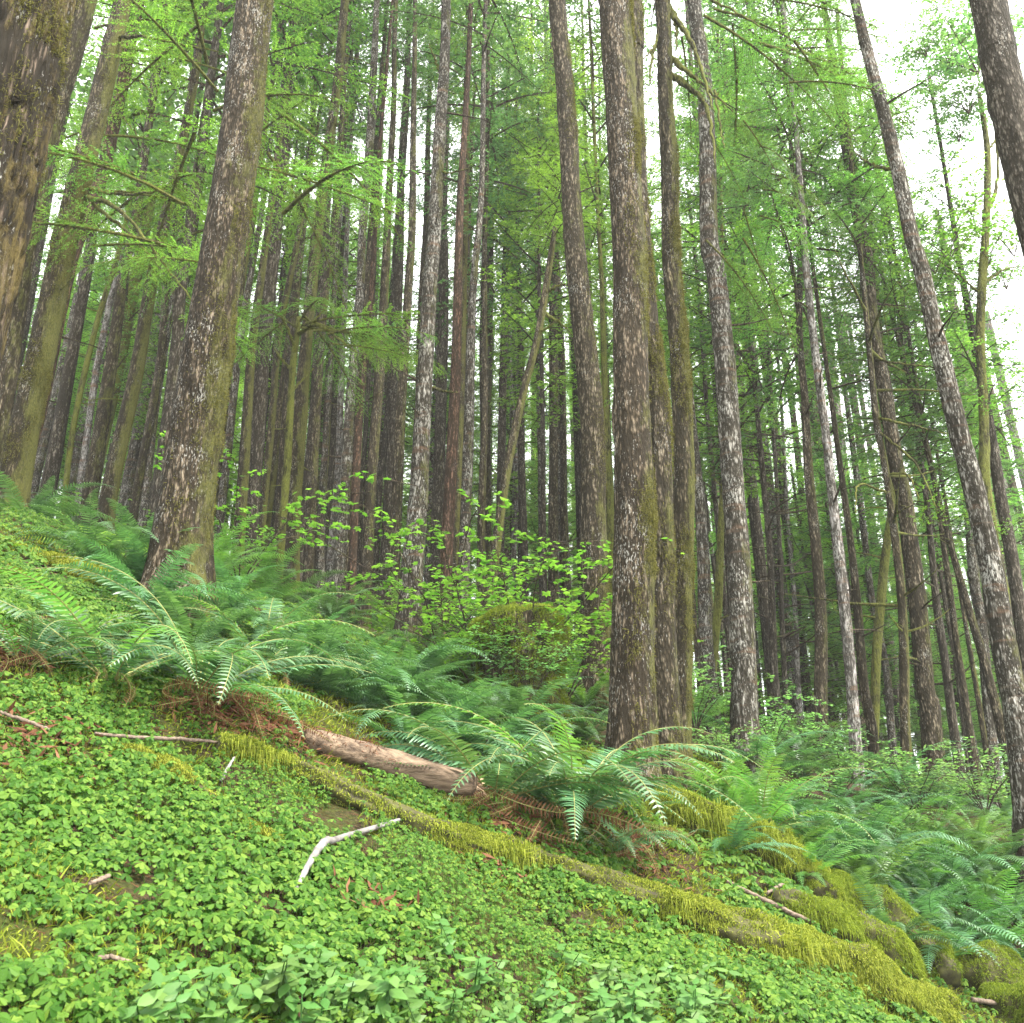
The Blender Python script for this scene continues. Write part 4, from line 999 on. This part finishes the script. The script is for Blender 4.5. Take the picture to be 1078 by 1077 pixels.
# stump
p = np.array([.11, 8.6, gz(.11, 8.6)]); hh = .95
zz = np.linspace(-.2, hh, 40); Cst = np.stack([zz*0+noise(zz*2, zz*0)*.03, zz*0, zz], 1)
Vs, Fs = sweep(Cst, .37+.10*np.exp(-(zz+.2)/.2)-.22*sstep(hh-.16, hh, zz), 60, rough_disp(.22, 33, 4, 2))
st = thing('mossy_stump', p, 'wide moss-capped old stump behind the big centre fern', 'stump'); obj('stump_body', Vs, Fs, M['mossy'], st)
rg = np.random.default_rng(5); Pq, Nq = surf_sample(Vs, Fs[0], 30000, rg, lambda nr, a: np.clip(nr[:, 2]+.3, .25, 1)*np.clip(.7+1.5*fbm(a[:, 0]*4, a[:, 1]*4, a[:, 2]*4, seed=4), .03, 1.5))
v1, f1 = strands(Pq, Nq, np.full(30000, .05), 6, hang=.75); obj('moss_cap', v1, f1, M['moss_g'], st, False)
use(SH['green'][0], 'leafy_growth', st, (0, -.25, .35), (0, 0, .4), .55); use(SH['green'][1], 'leafy_growth', st, (.2, -.3, .2), (0, 0, 1.4), .5); use(SH['green'][1], 'leafy_growth', st, (-.3, -.3, .3), (0, 0, 2.4), .6); use(SH['berry'][1], 'leafy_growth', st, (.05, -.42, .0), (0, 0, .4), .55)

# ------------------------------------------------------------------ clover, moss and herbs on the near slope
def off_logs(x, y, pad=.0):
    keep = np.ones(len(x), bool)
    for C, r in LOGS:
        c = C[::4]; rr_ = r[::4]
        d = np.hypot(x[:, None]-c[None, :, 0], y[:, None]-c[None, :, 1])-rr_[None]*.8
        keep &= d.min(1) > pad
    return keep
def gnormal(x, y):
    e = .03; zx = (ground(x+e, y)-ground(x-e, y))/(2*e); zy = (ground(x, y+e)-ground(x, y-e))/(2*e)
    return nrmz(np.stack([-zx, -zy, np.ones_like(zx)], 1))
def patch(n, y0, y1, xk=.64, xo=.5, pw=1.0, seed=0):
    rg = np.random.default_rng(seed); y = y0+(y1-y0)*rg.random(n)**pw
    x = rg.uniform(-1, 1, n)*(xk*y1+xo); ok = np.abs(x) < xk*y+xo
    return x[ok], y[ok], rg
HEART = np.array([(0, 0), (-.42, .42), (-.52, .80), (-.24, 1.02), (0, .86), (.24, 1.02), (.52, .80), (.42, .42)])
def clover(n, y0, y1, size, seed, pad):
    x, y, rg = patch(n, y0, y1, seed=seed)
    m = fbm(x*1.1, y*1.1, seed=40, o=4); bare = fbm(x*2.6+7, y*2.6, seed=41, o=3)
    ok = off_logs(x, y, pad) & (m > -.95+rg.random(len(x))*.5) & (bare > -.95+rg.random(len(x))*.4)
    x, y = x[ok], y[ok]; n = len(x); z = ground(x, y); h = rg.uniform(.03, .085, n)*(.8+.5*noise(x*3, y*3, seed=77))
    G = gnormal(x, y); up = nrmz(G*.7+np.array([[.06, -.32, .35]])+rg.normal(0, .24, (n, 3)))
    top = np.stack([x, y, z], 1)+np.array([[0, 0, 1]])*h[:, None]+rg.normal(0, .008, (n, 3))
    a0 = rg.uniform(0, 6.28, n); sz = size*rg.uniform(.40, 1.15, n)*(1.15+.55*noise(x*1.7, y*1.7, seed=78)); V, F, off = [], [], 0
    ref = nrmz(np.cross(up, np.tile([0.3, 1, .1], (n, 1)))); ref2 = np.cross(up, ref)
    for k in range(3):
        a = a0+k*2.094; hd = ref*np.cos(a)[:, None]+ref2*np.sin(a)[:, None]-up*rg.uniform(-.05, .4, n)[:, None]
        v, f = shape_leaves(top, nrmz(hd), up, sz, HEART, cup=.30); V.append(v)
        V[-1] = v; q = f[:, [0, 1, 2, 3]]; q2 = f[:, [3, 4, 0, 0]]
        F.append((f[:, [0, 1, 2, 3]]+off, f[:, [0, 5, 6, 7]]+off, f[:, [0, 3, 4]]+off, f[:, [0, 4, 5]]+off)); off += len(v)
    tv, tf_ = twig_tris(np.stack([x, y, z], 1), top, .0012)
    VV = np.vstack(V+[tv]); Q = np.vstack([f for s in F for f in s[:2]]); Tt = np.vstack([f for s in F for f in s[2:]]+[tf_+off])
    return VV, [Q, Tt]
parts = [clover(104000, 1.8, 6.0, .0185, 50, -.035), clover(30000, 5.8, 10, .027, 51, .0)]
V, F = merge(parts); o = obj('clover_carpet', V, F, M['clover'], None, False)
tag(o, 'dense carpet of three-leaved clover over the near slope', 'ground cover', None, 'stuff')
x, y, rg = patch(260000, 1.8, 8, seed=60)
m = fbm(x*1.1, y*1.1, seed=40, o=4)+.5*fbm(x*5, y*5, seed=43, o=2); ok = (m < -.05+rg.random(len(x))*.25); x, y = x[ok], y[ok]
P = np.stack([x, y, ground(x, y)], 1); v1, f1 = strands(P, gnormal(x, y), np.full(len(x), .035), 61, hang=.25, wid=.003)
o = obj('moss_carpet', v1, f1, M['moss'], None, False); tag(o, 'yellow-green moss mats between the clover', 'ground cover', None, 'stuff')
# fallen needles and twig bits
x, y, rg = patch(75000, 1.8, 9, seed=70); n = len(x); P = np.stack([x, y, ground(x, y)+.006], 1)
d = nrmz(rg.normal(0, 1, (n, 3))*[1, 1, .15]+gnormal(x, y)*0); d[:, 2] += -.4*d[:, 0]*1+.24*d[:, 1]
v1, f1 = twig_tris(P, P+d*rg.uniform(.015, .07, n)[:, None], .0014)
o = obj('needle_litter', v1, [f1], M['deadfern'], None, False); tag(o, 'brown fallen needles and twig bits on the soil', 'litter', None, 'stuff')

rg = np.random.default_rng(90); B = []
for px, py, r_p, k in [(250,757,.30,700),(215,748,.22,450),(300,770,.22,350),(560,880,.22,500),(600,890,.25,500),(660,898,.28,600),(20,690,.2,300),(395,960,.13,200),(40,790,.25,300),(510,905,.12,150)]:
    c = hit(px, py); q = rg.normal(0, r_p*.55, (k, 2))+c[:2]; B.append(q)
B = np.vstack(B); n = len(B); P = np.stack([B[:, 0], B[:, 1], ground(B[:, 0], B[:, 1])+rg.uniform(.005, .05, n)], 1)
d = rg.normal(0, 1, (n, 3))*[1, 1, .35]; d[:, 2] += -.4*d[:, 0]+.4*d[:, 1]
lv, lf = leaves(P, nrmz(d), nrmz(gnormal(B[:, 0], B[:, 1])+rg.normal(0, .5, (n, 3))), rg.uniform(.03, .10, n), rg.uniform(.003, .009, n))
o = obj('dead_leaf_litter', lv, [lf], M['deadfern'], None, False); tag(o, 'rust-brown heaps of dead fern leaves under the ferns', 'litter', None, 'stuff')

# herbs with pointed leaves along the bottom edge
def herb_lib(seed, npairs=4):
    rg = np.random.default_rng(seed); B, Hd, Nn, Sz = [], [], [], []; h = .14; stems = []
    for s in range(2):
        ba = rg.normal(0, .03, 3)*[1, 1, 0]; tip = ba+np.array([rg.normal(0, .04), rg.normal(0, .04), h*rg.uniform(.8, 1.2)])
        stems.append(sweep(np.array([ba-[0, 0, .03], (ba+tip)/2, tip]), np.array([.003, .0025, .0015]), 5, close=False))
        for i in range(npairs):
            p = ba+(tip-ba)*(.3+.7*i/(npairs-1)); a = rg.uniform(0, 3.14)+i*1.57
            for sg in (0, math.pi):
                B.append(p); Hd.append([math.cos(a+sg), math.sin(a+sg), .12]); Nn.append([rg.normal(0, .2), rg.normal(0, .2), 1]); Sz.append(rg.uniform(.040, .075)*(1-.08*i))
    LS = np.array([(0, 0), (-.20, .18), (-.27, .42), (-.15, .75), (0, 1.05), (.15, .75), (.27, .42), (.20, .18)])
    lv, lf = shape_leaves(np.array(B), nrmz(np.array(Hd)), nrmz(np.array(Nn)), np.array(Sz), LS, .2)
    V, F = merge([(lv, [fan(lf)])]+stems)
    return lib('herb_mesh', V, F, M['herb'], False)
HB = [herb_lib(400+i) for i in range(4)]
hr = random.Random(5)
for i in range(80):
    px = hr.uniform(200, 760); py = 1088-abs(hr.gauss(0, 34))+max(0, abs(px-430)-160)*.05
    p = hit(px, py+14)
    t = use(HB[i % 4], 'woodland_herb', None, p, (Matrix.Rotation(.55, 3, 'X') @ Matrix.Rotation(hr.uniform(0, 6), 3, 'Z')).to_euler(), hr.uniform(.65, 1.15))
    tag(t, 'pale green herb with paired pointed leaves along the bottom edge', 'plant', 'pointed-leaf herbs at the bottom')
p = hit(165, 1062); t = use(HB[0], 'woodland_herb', None, p, (0, 0, .3), 1.7); t.rotation_euler = (Matrix.Rotation(.75, 3, 'X') @ Matrix.Rotation(.3, 3, 'Z')).to_euler(); t.scale = (1.25,)*3; tag(t, 'tallest pale herb with drooping leaves at bottom left', 'plant')

# ------------------------------------------------------------------ sticks
def stick(label, pts, mat, name='fallen_stick', lift=.03, seed=1, forks=()):
    Ya = min(hit(pts[0][0], pts[0][1])[1], 20); Yb = min(hit(pts[-1][0], pts[-1][1])[1], 20); P = []
    for i, (px, py, wd) in enumerate(pts):
        Yd = Ya+(Yb-Ya)*i/(len(pts)-1); Yh = hit(px, py)[1]; Yd = min(Yd, Yh)-lift*1.6
        p = at(px, py, Yd); P.append([*p, max(.0015, wd*axd(p)/FPX/2)])
    P = np.array(P); base = P[0, :3].copy(); n = max(12, 10*len(P)); K = catmull(P, n)
    rg = np.random.default_rng(seed); parts = [sweep(K[:, :3]-base+rg.normal(0, .0012, (n, 3)), K[:, 3], 9, rough_disp(.2, seed, 3, 25))]
    V, F = merge(parts); t = obj(name, V, F, mat); t.location = base; tag(t, label, 'stick'); return t
stick('bent bleached white stick lying on the clover', [(312,935,5),(328,905,7),(342,886,8),(352,884,7),(375,877,6.5),(405,868,5),(434,859,2.5)], M['whitestick'], lift=.07, seed=2)
stick('long thin grey stick across the upper clover at left', [(100,772,3),(140,776,4),(190,778,4),(228,781,3)], M['stick'], lift=.06, seed=3)
stick('thin stick at the left edge above the clover', [(-5,748,3),(25,758,4),(52,768,3)], M['stick'], lift=.06, seed=4)
stick('brown stick slanting down beside the buttress log', [(765,928,4),(800,945,5),(835,962,5),(860,972,4)], M['stick'], lift=.07, seed=5)
stick('short forked twig resting on the buttress log side', [(808,940,3),(822,932,4),(832,930,4)], M['stick'], lift=.10, seed=6)
stick('upright pale stick poking out above the buttress log', [(832,912,5),(826,893,5),(820,873,4)], M['whitestick'], lift=.05, seed=7)
stick('dark twig lying between the two mossed humps and the log', [(912,1010,4),(945,1030,5),(985,1052,5),(1000,1062,4)], M['stick'], lift=.06, seed=8)
stick('curved thin twig at the bottom right on the clover', [(820,1068,3),(850,1062,3),(880,1064,3)], M['stick'], lift=.06, seed=9)
stick('small brown twig low at bottom left', [(104,1008,4),(120,1008,5),(136,1013,4)], M['stick'], lift=.05, seed=10)
stick('reddish twig stub in middle of the clover', [(94,930,4),(105,926,5),(115,922,4)], M['stick'], lift=.05, seed=11)
stick('thin twig at the right edge by the boulder', [(1024,1052,5),(1050,1056,5),(1085,1060,4)], M['stick'], lift=.10, seed=12)
stick('white slender twig standing by the long mossy log', [(232,822,3),(240,808,3),(247,797,2)], M['whitestick'], lift=.05, seed=13)
stick('dark double twig below the bent white stick', [(374,945,3),(382,960,3),(390,975,3)], M['stick'], lift=.05, seed=14)
for i, (px, py) in enumerate([(200,755),(240,752),(265,765),(290,770),(225,745)]):
    p = hit(px, py); t = use(FD[i % 3], 'dead_frond', None, p+np.array([0, 0, .08]), (i*.9-1.5, .3, 4+i*.5), .5); t.name = 'dead_fern_frond'
    tag(t, 'rust-brown dead frond on the ground below the large left fern', 'fern frond', 'dead fronds below the left fern')
for i, (px, py) in enumerate([(515,862),(545,872),(570,890),(590,880),(640,885),(672,890),(685,900)]):
    p = hit(px, py); t = use(FD[i % 3], 'dead_frond', None, p+np.array([0, 0, .12]), (i*.7-2, .3, 3.8+i*.35), .45); t.name = 'dead_fern_frond'
    tag(t, 'rust-brown dead frond hanging below the centre ferns', 'fern frond', 'dead fronds below the centre ferns')
